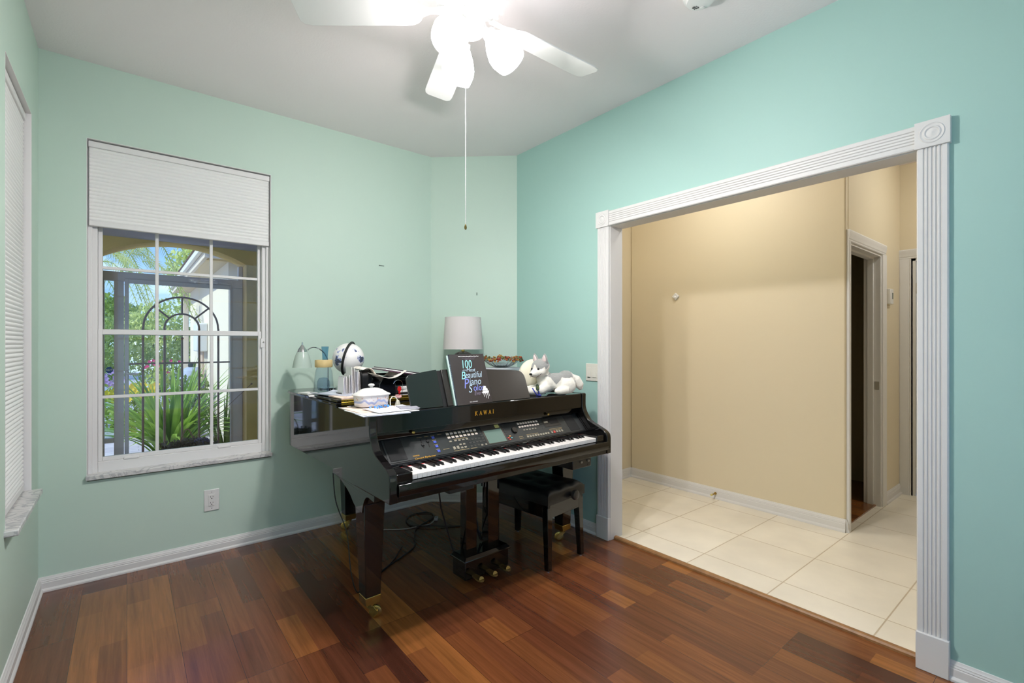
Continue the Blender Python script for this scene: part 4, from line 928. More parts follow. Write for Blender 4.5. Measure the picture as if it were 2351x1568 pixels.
m = MB(); m.tube(P, .0078, 8); m.lathe([(.008, 0), (.008, .008), (.001, .009)], tuple(Vector((0, 0, .204)) + ax * .1), 14, axis=ax); m.build('meridian_arm', M_BPLAS, t)
m = MB(); m.lathe([(.062, 0), (.062, .006), (.05, .014), (.015, .022), (.01, .05), (.01, .1), (.001, .1)], n=32); m.build('stand', M_BPLAS, t)

# letter holder and letters
t = pt('letter_holder', 'black arched letter holder packed with upright letters', 'letter holder', .165, .80, ZL)
m = MB()
ar = [(-.045, 0)] + [(-.045 * math.cos(a) , .09 + .045 * math.sin(a)) for a in [k * PI / 12 for k in range(13)]] + [(.045, 0)]
for x0 in (.040, .098):
    m.prism([(p[0] * .9 + .02, p[1]) for p in ar], 'x', x0, x0 + .004)
m.box(-.075, .10, -.025, .065, 0, .004); m.box(-.076, -.072, -.02, .06, 0, .012)
m.build('holder', M_BPLAS, t, bevel=.001)
m = MB(); m.prism([(p[0] * .86 + .02, p[1] * .985) for p in ar], 'x', .046, .096); m.build('holder_core', M_SATIN, t)
lm = [mat('envelope_a', (238, 236, 234), .8), mat('envelope_b', (214, 214, 222), .8), mat('envelope_c', (246, 244, 240), .8), mat('envelope_d', (196, 190, 186), .8)]
rnd = random.Random(11); x = -.068; k = 0
lab = ['outermost left', 'second from the left', 'third from the left', 'fourth from the left', 'fifth from the left', 'sixth from the left', 'seventh from the left', 'eighth from the left', 'ninth from the left', 'tenth from the left', 'eleventh from the left', 'rightmost']
hh = [.094, .098, .100, .092, .106, .104, .150, .134, .146, .122, .132, .120]
for k in range(12):
    h = hh[k]; o = pt('letter', 'upright white letter in the black holder, ' + lab[k], 'letter', .165 + x, .80, ZL + .0045, rnd.uniform(-.04, .04), 'letters in the black holder')
    m = MB(); wd = rnd.uniform(.075, .09); lean = rnd.uniform(-.006, .006)
    m.ring([[(0, -.022, 0), (.0022, -.022, 0), (.0022, -.022 + wd, 0), (0, -.022 + wd, 0)], [(lean, -.022, h), (lean + .0022, -.022, h), (lean + .0022, -.022 + wd, h), (lean, -.022 + wd, h)]])
    m.build('sheet', lm[k % 4], o); x += .0088
# magazine draped over the holder / tray
t = pt('magazine', 'open printed magazine draped over the black arched letter holder', 'magazine', .262, .80, ZL)
PRN = mat('printed_page', (226, 218, 206), .6, var=.35, vscale=28)
pf = smooth_pts([(-.055, .139), (-.03, .148), (.0, .142), (.018, .118), (.03, .104), (.05, .098)], 5)
m = MB(); m.ring([[(a, -.03, b) for a, b in pf] + [(a, -.03, b - .003) for a, b in pf[::-1]], [(a, .12, b + .004) for a, b in pf] + [(a, .12, b + .001) for a, b in pf[::-1]]]); m.build('pages', PRN, t, ang=60)
# letter tray (two tier) with papers
t = pt('desk_tray', 'black plastic desk tray with curved sides holding papers behind the music desk', 'desk tray', .44, .80, ZL)
sidep = [(-.16, 0)] + smooth_pts([(-.16, .07), (-.13, .098), (-.08, .10), (-.02, .078), (.05, .074), (.12, .10), (.16, .105)], 4) + [(.16, 0)]
m = MB(); m.prism([(-.175, 0), (-.175, .06), (-.15, .096), (-.09, .099), (-.083, .095), (-.072, .0)], 'y', -.12, .14); m.build('curved_side', mat('tray_gloss', (16, 18, 24), .18, coat=.5), t, bevel=.003)
m = MB(); m.box(-.08, .16, -.12, .14, 0, .005); m.box(-.08, .16, .134, .14, 0, .105); m.box(.155, .16, -.12, .14, 0, .105); m.box(-.08, .16, -.06, .14, .070, .075); m.build('tray_shelf', M_SATIN, t, bevel=.001)
o = pt('paper_stack', 'small stack of white papers in the lower shelf of the black desk tray', 'paper stack', .46, .74, ZL + .006); m = MB(); rnd = random.Random(2)
for k in range(7): a = rnd.uniform(-.06, .06); m.T = Matrix.Rotation(a, 4, 'Z'); m.box(-.07, .07, -.05, .09, k * .0045, k * .0045 + .0035)
m.build('sheets', M_PAPER, o)
o = pt('red_tag', 'round red plastic tag on a wire loop in front of the desk tray papers', 'tag', .375, .66, ZL); m = MB(); m.lathe([(.0155, -.0015), (.0155, .0015)], (0, 0, .028), 24, axis=(.35, -.93, 0)); m.box(-.006, .006, -.001, .001, .002, .02); m.build('disc', M_RED, o, bevel=.0005)
m = MB(); m.tube([(.03 * math.cos(a) - .002, .012, .05 + .028 * math.sin(a)) for a in [PI * .9 - k * PI / 12 for k in range(13)]] + [(.028, .012, .02), (.02, .01, .004)], .0014, 6); m.build('wire_loop', M_CHROME, o)
M_NAVY = mat('folder_plum', (74, 40, 62), .5)
for i, (lab_, mt, dz) in enumerate((('lowest plum coloured folder sloping down over the black desk tray', M_NAVY, 0), ('white booklet between the two folders on the desk tray', M_PAPER, .007), ('topmost dark folder sloping over the black desk tray', mat('folder_dark', (62, 56, 62), .5), .0125))):
    o = pt('folder', lab_, 'folder', .46, .80, ZL + .107 + dz); o.rotation_euler = (0, .17, PA - .12)
    m = MB().box(-.15 + .01 * i, .16, -.125, .12, 0, .0055); m.build('cover', mt, o, bevel=.001)
o = pt('magazine', 'pale wavy printed magazine hanging over the left side of the desk tray', 'magazine', .33, .75, ZL + .098)
def wv(u, v): x = -.085 + .17 * u; return (x, -.10 + .2 * v, .016 - .030 * math.sin(PI * u) + .018 * u * u + .006 * math.sin(3 * u + 2 * v))
m = MB(); m.sheet(wv, 18, 8, .003); m.build('pages', PRN, o, ang=60)
# loose mail on the lid
def papers(name, label, cat, x, y, z, w_, h_, th, rz, mt, group=None, curl=0, n=1):
    o = pt(name, label, cat, x, y, z, rz, group); m = MB(); rnd = random.Random(len(label))
    for k in range(n):
        m.T = Matrix.Rotation(rnd.uniform(-.12, .12) if k else 0, 4, 'Z')
        m.sheet(lambda u, v: ((u - .5) * w_, (v - .5) * h_, th * (k + 1) + curl * (abs(u - .5) * 2) ** 3 * v), 8, 6, th * .9)
    m.T = None; m.build('sheets', mt, o, ang=60); return o
PR2 = mat('printed_blueish', (196, 200, 214), .35, var=.3, vscale=22); PR3 = mat('printed_peach', (226, 200, 184), .6, var=.25, vscale=26)
papers('booklet', 'small white booklet at the left rear edge of the piano lid', 'booklet', .022, 1.13, .996, .065, .10, .010, .25, M_WPLAS)
papers('booklet', 'thin pale card beside the booklet at the left edge of the lid', 'booklet', .01, .985, .996, .055, .06, .004, -.2, M_PAPER)
papers('magazine', 'glossy bluish magazine lying flat on the lid beside the bottle', 'magazine', .095, .82, ZL, .17, .26, .004, .35, PR2, None, .010, 2)
papers('magazine', 'peach printed flyer sticking out over the brass hinge beside the white dish', 'magazine', .105, .685, ZL + .0, .18, .14, .003, .12, PR3, None, .004, 2)
papers('booklet', 'grey card leaning among mail behind the bottle', 'booklet', .20, 1.0, .996, .10, .12, .004, .5, PR2)
# papers under the dish, resting on the front shelf
PAP = [('bluish printed sheet at the bottom of the papers under the covered dish', .065, .315, .22, .34, -.06, PR2), ('long white sheet overhanging the front edge under the covered dish', .085, .27, .26, .23, .05, M_PAPER), ('peach printed sheet in the papers under the covered dish', .06, .34, .20, .22, .02, PR3), ('white upper sheet under the blue key ring', .12, .245, .21, .15, .08, mat('paper_bright', (240, 240, 244), .7)), ('grey card at the right end of the papers beside the music desk', .20, .235, .09, .11, -.25, mat('card_grey', (140, 140, 150), .6))]
for k, (lb, x, y, a, b, rz, mt) in enumerate(PAP): papers('paper_sheet', lb, 'paper', x, y, .979 + .0032 * k, a, b, .003, rz, mt, None, .004 if k in (0, 3) else 0)
t = pt('covered_dish', 'white porcelain lidded dish with blue village pattern on the papers', 'dish', .092, .40, .9935, .06)
def sq(r, e, z, ax_=.078, ay=.052): return [(ax_ * r * (abs(math.cos(a)) ** e) * (1 if math.cos(a) >= 0 else -1), ay * r * (abs(math.sin(a)) ** e) * (1 if math.sin(a) >= 0 else -1), z) for a in [2 * PI * k / 64 for k in range(64)]]
DM = mat('dish_porcelain', (214, 212, 212), .15, coat=.4); N, K, B = nodes(DM)
tc = N.new('ShaderNodeTexCoord'); s_ = N.new('ShaderNodeSeparateXYZ'); K.new(tc.outputs['Object'], s_.inputs[0])
def mth(op, a, b=None, c=None):
    q = N.new('ShaderNodeMath'); q.operation = op
    for i, v in enumerate((a, b, c)):
        if v is None: continue
        if isinstance(v, (int, float)): q.inputs[i].default_value = v
        else: K.new(v, q.inputs[i])
    return q.outputs[0]
wv_ = mth('ADD', mth('MULTIPLY', mth('SINE', mth('MULTIPLY', s_.outputs[0], 75.0)), .0065), mth('ADD', mth('MULTIPLY', mth('SINE', mth('MULTIPLY', s_.outputs[0], 190.0)), .0035), .022))
dz = mth('ABSOLUTE', mth('SUBTRACT', s_.outputs[2], wv_)); band = mth('LESS_THAN', dz, .0055)
nb = N.new('ShaderNodeTexNoise'); nb.inputs['Scale'].default_value = 95; nb.inputs['Detail'].default_value = 2; K.new(tc.outputs['Object'], nb.inputs['Vector'])
spots = mth('MULTIPLY', mth('GREATER_THAN', nb.outputs[0], .60), mth('LESS_THAN', mth('ABSOLUTE', mth('SUBTRACT', s_.outputs[2], .037)), .007))
m1 = N.new('ShaderNodeMixRGB'); K.new(band, m1.inputs[0]); m1.inputs[1].default_value = (*lin((216, 214, 214)), 1); m1.inputs[2].default_value = (*lin((160, 172, 208)), 1)
m2 = N.new('ShaderNodeMixRGB'); K.new(spots, m2.inputs[0]); K.new(m1.outputs[0], m2.inputs[1]); m2.inputs[2].default_value = (*lin((206, 160, 150)), 1); K.new(m2.outputs[0], B.inputs['Base Color'])
m = MB(); m.ring([sq(.92, .5, 0), sq(.97, .5, .006), sq(1.0, .5, .03), sq(1.03, .5, .052), sq(1.0, .5, .053)]); m.build('bowl', DM, t)
m = MB(); m.ring([sq(1.10, .5, .052), sq(1.12, .5, .055), sq(1.08, .5, .059), sq(.9, .6, .066), sq(.68, .7, .078), sq(.45, .8, .085), sq(.2, 1, .087), sq(.02, 1, .0875)]); dl = m.build('dish_lid', mat('porcelain_plain', (214, 211, 207), .15, coat=.4), t)
m = MB(); m.lathe([(.006, .086), (.006, .092), (.013, .096), (.0145, .101), (.010, .106), (.001, .1075)], n=24, sx=1.15); m.build('lid_knob', mat('porcelain_plain'), dl)
t = pt('key_ring', 'jumble of blue beaded key rings on the papers in front of the covered dish', 'key ring', .10, .305, .9925, .1)
bm_ = [mat('bead_blue', (60, 140, 230), .3), mat('bead_sky', (150, 196, 240), .3), mat('bead_brown', (150, 120, 84), .4), M_CHROME]
m = MB(); rnd = random.Random(21)
for k in range(130): m.m = rnd.choice((0, 0, 1, 2)); a = rnd.gauss(0, .022); m.ball((a, rnd.gauss(0, .008), rnd.uniform(.002, .012 - abs(a) * .1)), rnd.uniform(.0022, .004), 7, 5)
o = m.build('beads', bm_, t); o['kind'] = 'stuff'
m = MB()
for k in range(3): m.tube([(.02 * k - .02 + .011 * math.cos(a), .004 * k + .011 * math.sin(a), .010 + .002 * math.cos(a)) for a in [2 * PI * j / 20 for j in range(20)]], .001, 6, closed=True)
m.build('rings', M_CHROME, t)
t = pt('power_plug', 'pale power plug with looped cord beside the covered dish under the lid hinge', 'plug', .232, .40, .979, .3)
m = MB(); m.frustum((0, 0, 0), (.014, .011), (0, 0, .030), (.006, .006)); m.build('plug_body', mat('plug_ivory', (206, 204, 186), .5), t, bevel=.003)
m = MB(); m.tube([(0, 0, .028), (-.006, .01, .046), (-.022, .015, .05), (-.042, .01, .036), (-.05, 0, .012), (-.05, -.004, .003), (-.03, -.01, .003)], .003, 8); m.build('cord', mat('plug_ivory'), t)
m = MB(); m.tube([(.0, .01, .045), (.016, .012, .040), (.034, .01, .044)], [.005, .007, .004], 8); m.tube([(0, .016, .052), (.02, .018, .052), (.036, .012, .048)], [.004, .004, .003], 8); tag(m.build('twist_tie', mat('tie_pink', (206, 160, 158), .5), t), 'pinkish wrapped tie')

# ------------------------------------------------------------------ cables on the floor
def cat3(pts, n=8):
    xs = smooth_pts([(p[0], p[1]) for p in pts], n); zs = smooth_pts([(p[2], 0) for p in pts], n); return [(a[0], a[1], b[0]) for a, b in zip(xs, zs)]
def cable(name, label, pts, r, mt, cat='cable'):
    m = MB(); m.tube(cat3(pts), r, 8); return tag(m.build(name, mt), label, cat)
Z = .0055
cable('black_cable', 'long black cord looping on the floor under the piano', [(1.16, 3.10, .62), (1.17, 2.9, .35), (1.13, 2.72, .03), (1.09, 2.56, Z), (1.17, 2.60, Z), (1.30, 2.67, Z), (1.42, 2.75, Z), (1.50, 2.90, Z), (1.58, 3.02, Z), (1.76, 3.12, Z), (1.80, 3.22, Z), (1.70, 3.28, Z), (1.60, 3.22, Z), (1.57, 3.08, Z), (1.66, 2.98, Z + .008), (1.78, 2.90, Z), (1.90, 2.80, Z), (1.86, 2.62, .03), (1.80, 2.45, .3), (1.78, 2.4, .60)], .004, M_BPLAS)
cable('network_cable', 'thin grey cable running to an adapter on the floor behind the piano lyre', [(1.33, 3.30, .60), (1.28, 3.28, .3), (1.30, 3.20, .02), (1.40, 3.13, Z), (1.50, 3.06, Z), (1.60, 3.04, Z), (1.68, 3.02, Z + .004), (1.74, 3.06, Z + .004)], .0032, mat('cable_grey', (168, 164, 156), .5))
t = thing('cable_adapter', 'small grey translucent connector block on the floor behind the lyre', 'adapter', (1.772, 3.085, 0), .9); m = MB().box(-.022, .022, -.013, .013, .0, .02); m.build('connector', mat('adapter_grey', (170, 172, 172), .25), t, bevel=.003)
cable('thin_cord', 'thin dark cord hanging by the left front piano leg', [(.862, 2.60, .60), (.868, 2.57, .45), (.90, 2.50, .3), (.90, 2.44, .12), (.925, 2.42, .012), (1.0, 2.50, Z), (1.12, 2.56, Z), (1.24, 2.66, Z), (1.36, 2.80, Z)], .003, M_SATIN)

# ------------------------------------------------------------------ outside the tall window
GZ = -.10
m = MB().box(-9, 14, YA + .2, 30, GZ - .05, GZ); m.box(-9, 14, -12, YF - 1.3, GZ - .05, GZ); struct(m.build('ground_pavers', PAVER), 'light grey brick paver ground outside, with an added unseen stretch behind the viewer', 'ground')  # second slab is unseen, added to bounce sunlight in from behind the viewer
m = MB().box(-1.5, 3.2, YA + .2, 5.46, 2.195, 2.32); struct(m.build('ceiling_porch', mat('porch_beam_paint', (196, 190, 210), .8)), 'grey porch ceiling outside the tall window', 'ceiling')
# arched porch wall
ax0, ax1, zs, zt, yw0, yw1 = -.16, .900, 2.055, 2.195, 5.20, 5.45
hw = (ax1 - ax0) / 2; rise = zt - zs; R_ = (hw * hw + rise * rise) / (2 * rise); cxx = (ax0 + ax1) / 2; czz = zt - R_
m = MB(); m.box(-1.5, ax0, yw0, yw1, GZ, 2.32); m.box(ax1, 3.2, yw0, yw1, GZ, 2.32)
N_ = 28; pr1 = []
for k in range(N_ + 1):
    x = ax0 + (ax1 - ax0) * k / N_; z = czz + math.sqrt(max(R_ * R_ - (x - cxx) ** 2, 0)); pr1.append((x, z))
for (xa, za), (xb, zb) in zip(pr1[:-1], pr1[1:]): m.prism([(xa, za), (xb, zb), (xb, 2.32), (xa, 2.32)], 'y', yw0, yw1)
struct(m.build('wall_porch', M_STUC_B, ang=20), 'brown stucco porch wall with the arched opening', 'wall')
m = MB(); m.box(-1.7, -1.5, YA + .2, 5.45, GZ, 2.32); struct(m.build('wall_porch_sunblock', M_STUC_B), 'unseen brown stucco side wall added to keep the sun out of the porch', 'wall')  # out of view, put in to block sun from the left
m = MB(); m.box(3.2, 3.4, YA + .2, 5.45, GZ, 2.32); struct(m.build('wall_porch_end', M_STUC_B), 'brown stucco end wall of the porch', 'wall')
# screened security gate with ironwork in the arch
g = thing('door_3', 'brown metal frame entry gate with sunburst ironwork seen through the tall window', 'gate', (0, 5.42, 0), kind='structure')
m = MB(); m.box(ax0, ax0 + .010, -.03, .03, GZ, 1.8449); m.box(-.087, -.02, -.03, .03, GZ, 1.8449); m.box(.80, .899, -.03, .03, GZ, 1.8449); m.box(.862, .899, -.028, .028, 1.9252, 2.06); m.box(ax0 + .0005, .8985, -.0305, .0305, 1.845, 1.925); m.box(ax0 + .0101, -.0871, -.025, .025, .435, .475); m.box(ax0 + .0101, -.0871, -.025, .025, GZ, .02)
m.build('gate_frame', M_OUTG, g, bevel=.004)
lf = MB(); lf.box(-.016, .014, -.045, -.0315, GZ + .01, 1.865); lf.box(.787, .7995, -.045, -.0315, GZ + .01, 1.865); lf.box(.0141, .7869, -.0447, -.0318, 1.826, 1.8648); lf.box(.0141, .7869, -.0447, -.0318, GZ + .011, .0)
leaf = lf.build('gate_leaf', M_OUTG, g, bevel=.003)
m = MB(); R2 = (.691 - .112) / 2; cx2 = .4015; zc = 1.44
def rod(m, pts, r=.0085): m.tube(pts, r, 6)
arc = lambda rr, a0=0, a1=PI, n=24: [(cx2 + rr * math.cos(a0 + (a1 - a0) * k / n), -.02, zc + rr * math.sin(a0 + (a1 - a0) * k / n)) for k in range(n + 1)]
rod(m, arc(R2 - .002)); rod(m, arc(.133))
for a in (PI / 4.2, PI / 2, PI - PI / 4.2): rod(m, [(cx2 + rr * math.cos(a), -.02, zc + rr * math.sin(a)) for rr in (.133, R2)])
for x in (cx2 - R2, cx2 - .133, cx2 + .133, cx2 + R2): rod(m, [(x, -.02, 0), (x, -.02, zc)], .0095)
rod(m, [(cx2, -.02, 0), (cx2, -.02, 1.36)], .009); m.ball((cx2, -.02, 1.385), (.013, .013, .02), 10, 8); m.ball((cx2, -.02, 1.345), (.012, .012, .012), 10, 8)
rod(m, [(.014, -.02, 1.117), (.79, -.02, 1.117)], .008)
m.build('ironwork', M_IRON, leaf)
m = MB(); m.box(-.01, .008, -.075, -.045, .98, 1.06); m.cyl((0, -.075, 1.03), (.075, -.085, 1.03), .008, n=10); m.build('gate_handle', M_OUTG, leaf, bevel=.003)
m = MB(); m.cyl((.45, -.06, 1.885), (.68, -.06, 1.885), .016, n=12); m.tube([(.68, -.06, 1.885), (.80, -.05, 1.875)], .006, 8); m.build('door_closer', M_OUTG, leaf)
m = MB(); m.box(-.151, -.087, .0, .003, .475, 1.845); m.build('side_pane', M_GLASS, g)
st = MB(); st.T = Matrix.Translation((-.119, -.004, 1.068)); st.prism([(.027 * math.cos(PI / 8 + k * PI / 4), .029 * math.sin(PI / 8 + k * PI / 4)) for k in range(8)], 'y', 0, .002); so = st.build('alarm_sticker', mat('sticker_blue', (44, 96, 180), .4), g)
text_mesh('ADT', .023, mat('sticker_white', (255, 255, 255), .5), 'sticker_lettering', so, Mfrom((-.119, -.0046, 1.068), (1, 0, 0), (0, 0, 1)), ext=.0002, bold=.0006)

# neighbouring wing of the house
hs = thing('house_wing', 'sunlit cream stucco wing of the house with boxed eaves beyond the gate', 'building', (0, 0, 0))
m = MB().box(1.05, 6, 7.3, 12.2, GZ, 2.45); m.build('wall', M_STUC_W, hs)
M_FASC = mat('fascia_cream', (226, 210, 190), .6); M_SOF = mat('soffit_cream', (222, 200, 160), .7)
m = MB(); m.box(.75, .79, 7.0401, 12.5, 2.37, 2.53); m.box(.75, 6, 7.0, 7.04, 2.3702, 2.5298); m.build('fascia', M_FASC, hs, bevel=.004)
m = MB(); m.box(.79, 1.05, 7.3001, 12.5, 2.385, 2.40); m.box(.79, 6, 7.04, 7.3, 2.3851, 2.3999)
for k in range(9): m.box(.8, 6, 7.06 + k * .026, 7.066 + k * .026, 2.38, 2.386)
m.build('soffit', M_SOF, hs)
m = MB(); m.box(.70, .7495, 6.9996, 12.55, 2.45, 2.538); m.box(.70, 6, 6.95, 6.9995, 2.4502, 2.5378); m.build('gutter', mat('gutter_cream', (236, 230, 220), .4), hs, bevel=.01)
m = MB(); m.add([(.68, 6.93, 2.54), (6, 6.93, 2.54), (6, 12.6, 2.54), (.68, 12.6, 2.54), (3, 9.6, 3.7), (6, 9.6, 3.7)], [(0, 1, 5, 4), (0, 4, 3), (3, 4, 5, 2), (0, 3, 2, 1), (1, 2, 5)]); m.build('roof', mat('roof_tile', (150, 120, 100), .8, bump=.5, bscale=10), hs)
t = thing('meter_box', 'grey utility meter box on the side wall of the cream house wing', 'utility box', (1.05, 9.6, 1.02))
m = MB(); m.box(-.16, 0, -.24, .24, .15, .62); m.build('housing', mat('meter_grey', (222, 222, 220), .5), t, bevel=.02)
m = MB(); m.cyl((-.06, -.1, .15), (-.06, -.1, -.35), .025, n=10); m.cyl((-.06, .08, .15), (-.06, .08, -.35), .02, n=10); m.build('conduit', mat('conduit_tan', (206, 180, 160), .6), t)
t = thing('water_softener', 'pale grey cylindrical tank standing against the cream house wing', 'tank', (.86, 9.7, GZ)); m = MB(); m.lathe([(.16, 0), (.17, .03), (.17, .85), (.15, .95), (.08, 1.0), (.001, 1.01)], n=28); m.build('tank_body', mat('tank_grey', (176, 184, 206), .5), t); m = MB(); m.lathe([(.05, 1.0), (.06, 1.03), (.05, 1.08), (.001, 1.09)], n=16); m.build('tank_cap', M_BPLAS, t)
t = thing('downspout', 'cream downspout at the far corner of the house wing', 'downspout', (.98, 12.3, GZ)); m = MB(); m.box(-.05, .05, -.04, .04, 0, 2.46); m.build('pipe', M_FASC, t, bevel=.01)

# plants
def leafcloud(c, r, n, size, seed, flat=.5):
    m = MB(); rnd = random.Random(seed)
    for k in range(n):
        while True:
            p = Vector([rnd.uniform(-1, 1) for _ in range(3)])
            if .25 < p.length < 1: break
        d = noise.noise(p * 2.2 + Vector((seed, 0, 0))) * .25 + 1
        p = Vector((c[0] + p.x * r[0] * d, c[1] + p.y * r[1] * d, c[2] + p.z * r[2] * d))
        q = Euler((rnd.uniform(0, PI), rnd.uniform(0, PI), rnd.uniform(0, 2 * PI))).to_matrix(); s_ = size * rnd.uniform(.6, 1.4)
        pts = [(-.5, 0, 0), (-.1, .28, .06), (.5, 0, 0), (-.1, -.28, .06)]
        m.add([tuple(p + q @ (Vector(a) * s_)) for a in pts], [(0, 1, 2, 3)])
    return m
F1 = foliage('leaf_mid', (132, 154, 56), (192, 204, 96)); F2 = foliage('leaf_dark', (92, 112, 44), (134, 152, 66)); F3 = foliage('leaf_light', (182, 198, 104), (222, 226, 146)); FS = foliage('leaf_strap', (110, 150, 48), (170, 200, 84), .35)
M_BARK = mat('bark', (110, 92, 76), .9, bump=1, bscale=20)
def shrub(label, x, y, r, h, n, sz, seed, mt, grp, cat='shrub'):
    t = thing('shrub', label, cat, (x, y, GZ), 0, grp)
    m = leafcloud((0, 0, h * .56), (r, r, h * .48), n, sz, seed); m.build('foliage', mt, t, fix=False)
    m = MB()
    for k in range(3): m.tube([(0, 0, 0), (.1 * math.cos(k * 2.1) * r, .1 * math.sin(k * 2.1) * r, h * .3), (.5 * math.cos(k * 2.1) * r, .5 * math.sin(k * 2.1) * r, h * .7)], [.03, .02, .008], 6)
    m.build('stem', M_BARK, t)
sh = [(-3.9, 17.2, 1.0, 2.4, F3), (-2.3, 16.9, 1.0, 2.1, F1), (-.75, 16.4, .9, 2.2, F3), (.75, 17.2, .9, 2.5, F3), (2.2, 16.6, .9, 2.3, F1), (-5.6, 18, 1.1, 2.6, F2), (3.9, 17.5, 1.1, 2.6, F1)]
nm = ['leftmost green hedge shrub beyond the gate', 'dark green hedge shrub, second from the left beyond the gate', 'low mid green hedge shrub behind the sidelight', 'pale green tall hedge shrub behind the gate centre', 'dark hedge shrub next to the cream wing', 'tall dark shrub at the far left beyond the gate', 'green shrub behind the cream wing']
for k, (x, y, r, h, mt) in enumerate(sh): shrub(nm[k], x, y, r, h, 3800, .115, 30 + k, mt, 'hedge shrubs beyond the gate')
for k, (x, y, r, h, mt, lb) in enumerate([(-5.6, 23, 1.9, 3.6, F3, 'tall light green tree at the left behind the hedge'), (-1.4, 25, 2.2, 3.3, F1, 'broad green tree behind the hedge, seen through the gate'), (2.6, 22, 1.5, 5.6, F3, 'tall pale green tree beside the eave of the cream wing')]):
    t = thing('tree', lb, 'tree', (x, y, GZ), 0, 'trees behind the hedge'); m = MB(); m.tube([(0, 0, 0), (.1, 0, h * .3), (0, .1, h * .6), (.2, 0, h * .85)], [.16, .12, .08, .03], 8)
    for q in range(5): a = q * 1.3; m.tube([(0, .05, h * .5), (r * .35 * math.cos(a), r * .35 * math.sin(a), h * .68), (r * .7 * math.cos(a), r * .7 * math.sin(a), h * .8)], [.06, .04, .015], 6)
    m.build('trunk', M_BARK, t); m = leafcloud((0, 0, h * .74), (r, r, h * .30), 3200, .2, 70 + k); m.build('crown', mt, t, fix=False)
# hanging fronds of a near tree, top left of the arch
t = thing('feathery_tree', 'feathery drooping tree whose fronds hang into the arch view at the left', 'tree', (-1.55, 10.5, GZ))
m = MB(); m.tube([(0, 0, 0), (.1, 0, 1.5), (.4, -.1, 2.8), (1.0, -.2, 3.5)], [.14, .11, .08, .05], 8); m.build('trunk', M_BARK, t)
rnd = random.Random(9); m = MB()
for k in range(24):
    a = rnd.uniform(-.9, 2.6); st_ = Vector((1.2 + rnd.uniform(-.5, .75), rnd.uniform(-.6, .6), 3.35 + rnd.uniform(-.6, .2))); L_ = rnd.uniform(.7, 1.3); d = Vector((math.cos(a), math.sin(a) * .5, 0)); pts = []
    for j in range(9): u = j / 8; pts.append(st_ + d * L_ * u * .7 + Vector((0, 0, .15 * u - 1.0 * L_ * u * u)))
    m.tube([tuple(p) for p in pts], .008, 4)
    for j in range(1, 9):
        for s_ in (-1, 1):
            for e_ in (0, .33, .66):
                p = pts[j - 1].lerp(pts[j], e_); tdir = (pts[j] - pts[j - 1]).normalized(); sd_ = tdir.cross(Vector((0, 1, .2))).normalized() * s_; w_ = .13 * (1 - .5 * j / 8)
                tip = p + sd_ * w_ + tdir * w_ * .8 + Vector((0, 0, -.03)); bw = tdir * .008
                m.add([tuple(p - bw), tuple(p + bw), tuple(tip)], [(0, 1, 2)])
m.build('fronds', F3, t, fix=False)

def strap_plant(name, label, x, y, n, ln, seed, mt, wd=.03, spread=1.0, cat='plant', z=GZ, grp=None):
    t = thing(name, label, cat, (x, y, z), 0, grp); rnd = random.Random(seed); m = MB()
    for k in range(n):
        a = rnd.uniform(0, 2 * PI); tilt = rnd.uniform(.08, 1.05) * spread; l = ln * rnd.uniform(.65, 1.1); d = Vector((math.cos(a), math.sin(a), 0)); s_ = Vector((-d.y, d.x, 0)); v = []
        b0 = d * rnd.uniform(0, .10)
        for j in range(8):
            u = j / 7; th = tilt * (.35 + .95 * u); p = b0 + d * (l * u * math.sin(th)) + Vector((0, 0, l * u * math.cos(th * .95))); w_ = wd * (1 - u) ** .6 * (.6 + .4 * min(1, u * 5))
            v += [tuple(p - s_ * w_), tuple(p + Vector((0, 0, -.25 * w_))), tuple(p + s_ * w_)]
        m.add(v, [(3 * j + i, 3 * j + i + 1, 3 * j + i + 4, 3 * j + i + 3) for j in range(7) for i in (0, 1)])
    m.build('leaves', mt, t, fix=False); m = MB(); m.ball((0, 0, .03), (.12, .12, .08)); m.build('crown_base', M_BARK, t); return t
strap_plant('strap_leaf_plant', 'big strap leaved green plant just outside the gate', .40, 6.75, 170, 1.2, 4, FS, .034)
strap_plant('strap_leaf_plant', 'smaller dark strap leaved plant beside the gate post at the cream wall', .93, 6.7, 34, .95, 8, F2, .02, .55)
shrub('small leafy shrub under the grey tank by the cream wing', .72, 8.6, .30, .95, 700, .07, 55, F2, None)
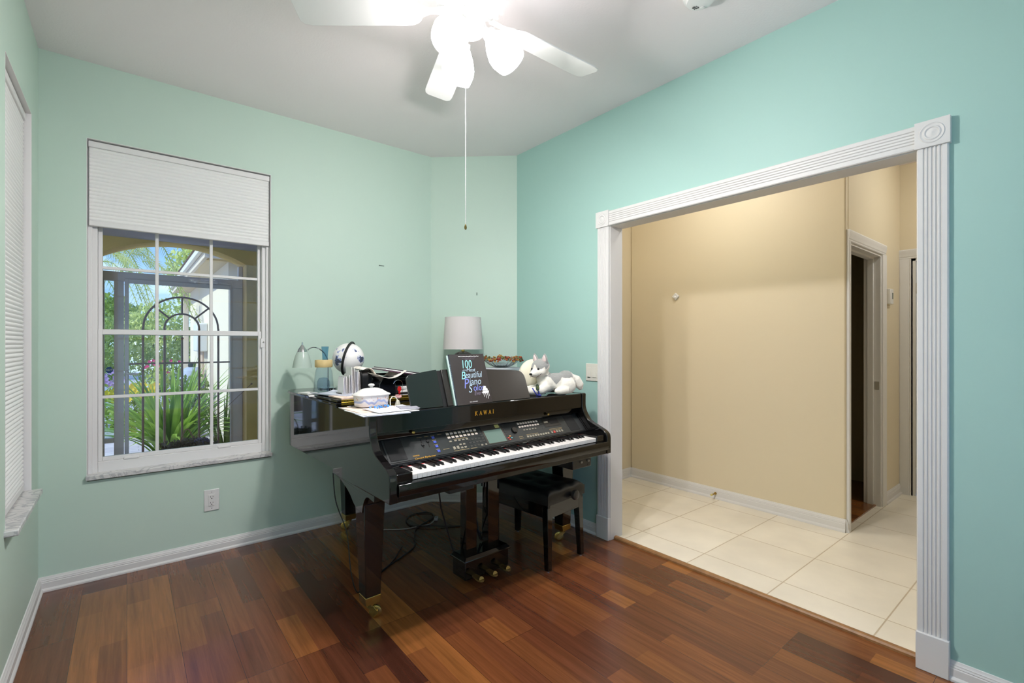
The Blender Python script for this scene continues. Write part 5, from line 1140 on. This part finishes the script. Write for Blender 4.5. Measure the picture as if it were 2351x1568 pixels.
def flowers(name, label, x, y, h, r, mtf, n, seed, sz=.05):
    t = thing(name, label, 'flowers', (x, y, GZ)); m = leafcloud((0, 0, h * .45), (r, r, h * .42), 420, .09, seed); m.build('foliage', F1, t, fix=False)
    m = MB(); rnd = random.Random(seed)
    for k in range(n):
        a = rnd.uniform(0, 2 * PI); q = r * math.sqrt(rnd.random()); z = h * rnd.uniform(.72, 1.0)
        for j in range(5):
            b = j * 2 * PI / 5; c = Vector((q * math.cos(a), q * math.sin(a), z)); e1 = Vector((math.cos(b), -.3, math.sin(b))) * sz; e2 = Vector((-math.sin(b), 0, math.cos(b))) * sz * .45
            m.add([tuple(c), tuple(c + e1 * .6 + e2), tuple(c + e1), tuple(c + e1 * .6 - e2)], [(0, 1, 2, 3)])
    m.build('blossoms', mtf, t, fix=False)
M_PURP = mat('petal_purple', (222, 176, 236), .6); M_YEL = mat('petal_yellow', (246, 220, 60), .6); M_PINK = mat('petal_pink', (220, 70, 130), .6); M_ORG = mat('petal_orange', (244, 170, 60), .6)
flowers('purple_flowers', 'purple and pink flowering bush seen beside the gate sidelight', -.42, 10.2, .95, .42, M_PURP, 46, 61, .04)
flowers('yellow_flowers', 'yellow flowering plant behind the strap leaved plant', .06, 9.2, .78, .30, M_YEL, 60, 62, .045)
flowers('pink_flowers', 'pink flowers in the bed far behind the gate', .55, 12.6, 1.05, .35, M_PINK, 12, 63, .035)
# moss basket with wire handle close to the window
t = thing('moss_basket', 'coco lined wire basket of dry plants on a stand just outside the window', 'planter', (.37, 4.55, .30))
m = MB(); m.lathe([(.001, 0), (.10, .02), (.16, .08), (.19, .16), (.185, .17), (.001, .165)], n=28); blobm = m.build('coco_liner', mat('coco_fibre', (84, 62, 40), 1, bump=1.5, bscale=60), t)
m = leafcloud((0, 0, .19), (.20, .16, .05), 800, .03, 91); m.build('dry_plants', foliage('dry_leaf', (84, 76, 62), (120, 112, 104), .1), t, fix=False)
m = leafcloud((.09, -.02, .215), (.07, .06, .03), 200, .018, 92); m.build('lavender', mat('petal_lavender', (120, 112, 150), .8), t, fix=False)
m = MB(); m.tube([(-.05, 0, .18), (-.035, 0, .26), (-.012, 0, .315), (.0, 0, .322), (.012, 0, .315), (.04, 0, .25), (.06, 0, .18)], .005, 8); m.tube([(.05, 0, .24), (.25, .0, .45), (.455, 0, .655)], .0022, 6); m.ball((.455, 0, .655), .008, 8, 6)
m.build('wire_handle', M_IRON, t)
m = MB(); m.cyl((0, 0, -.40), (0, 0, .02), .02); m.lathe([(.14, -.40), (.14, -.385), (.03, -.36), (.02, -.34)], n=24); m.build('stand', M_IRON, t)
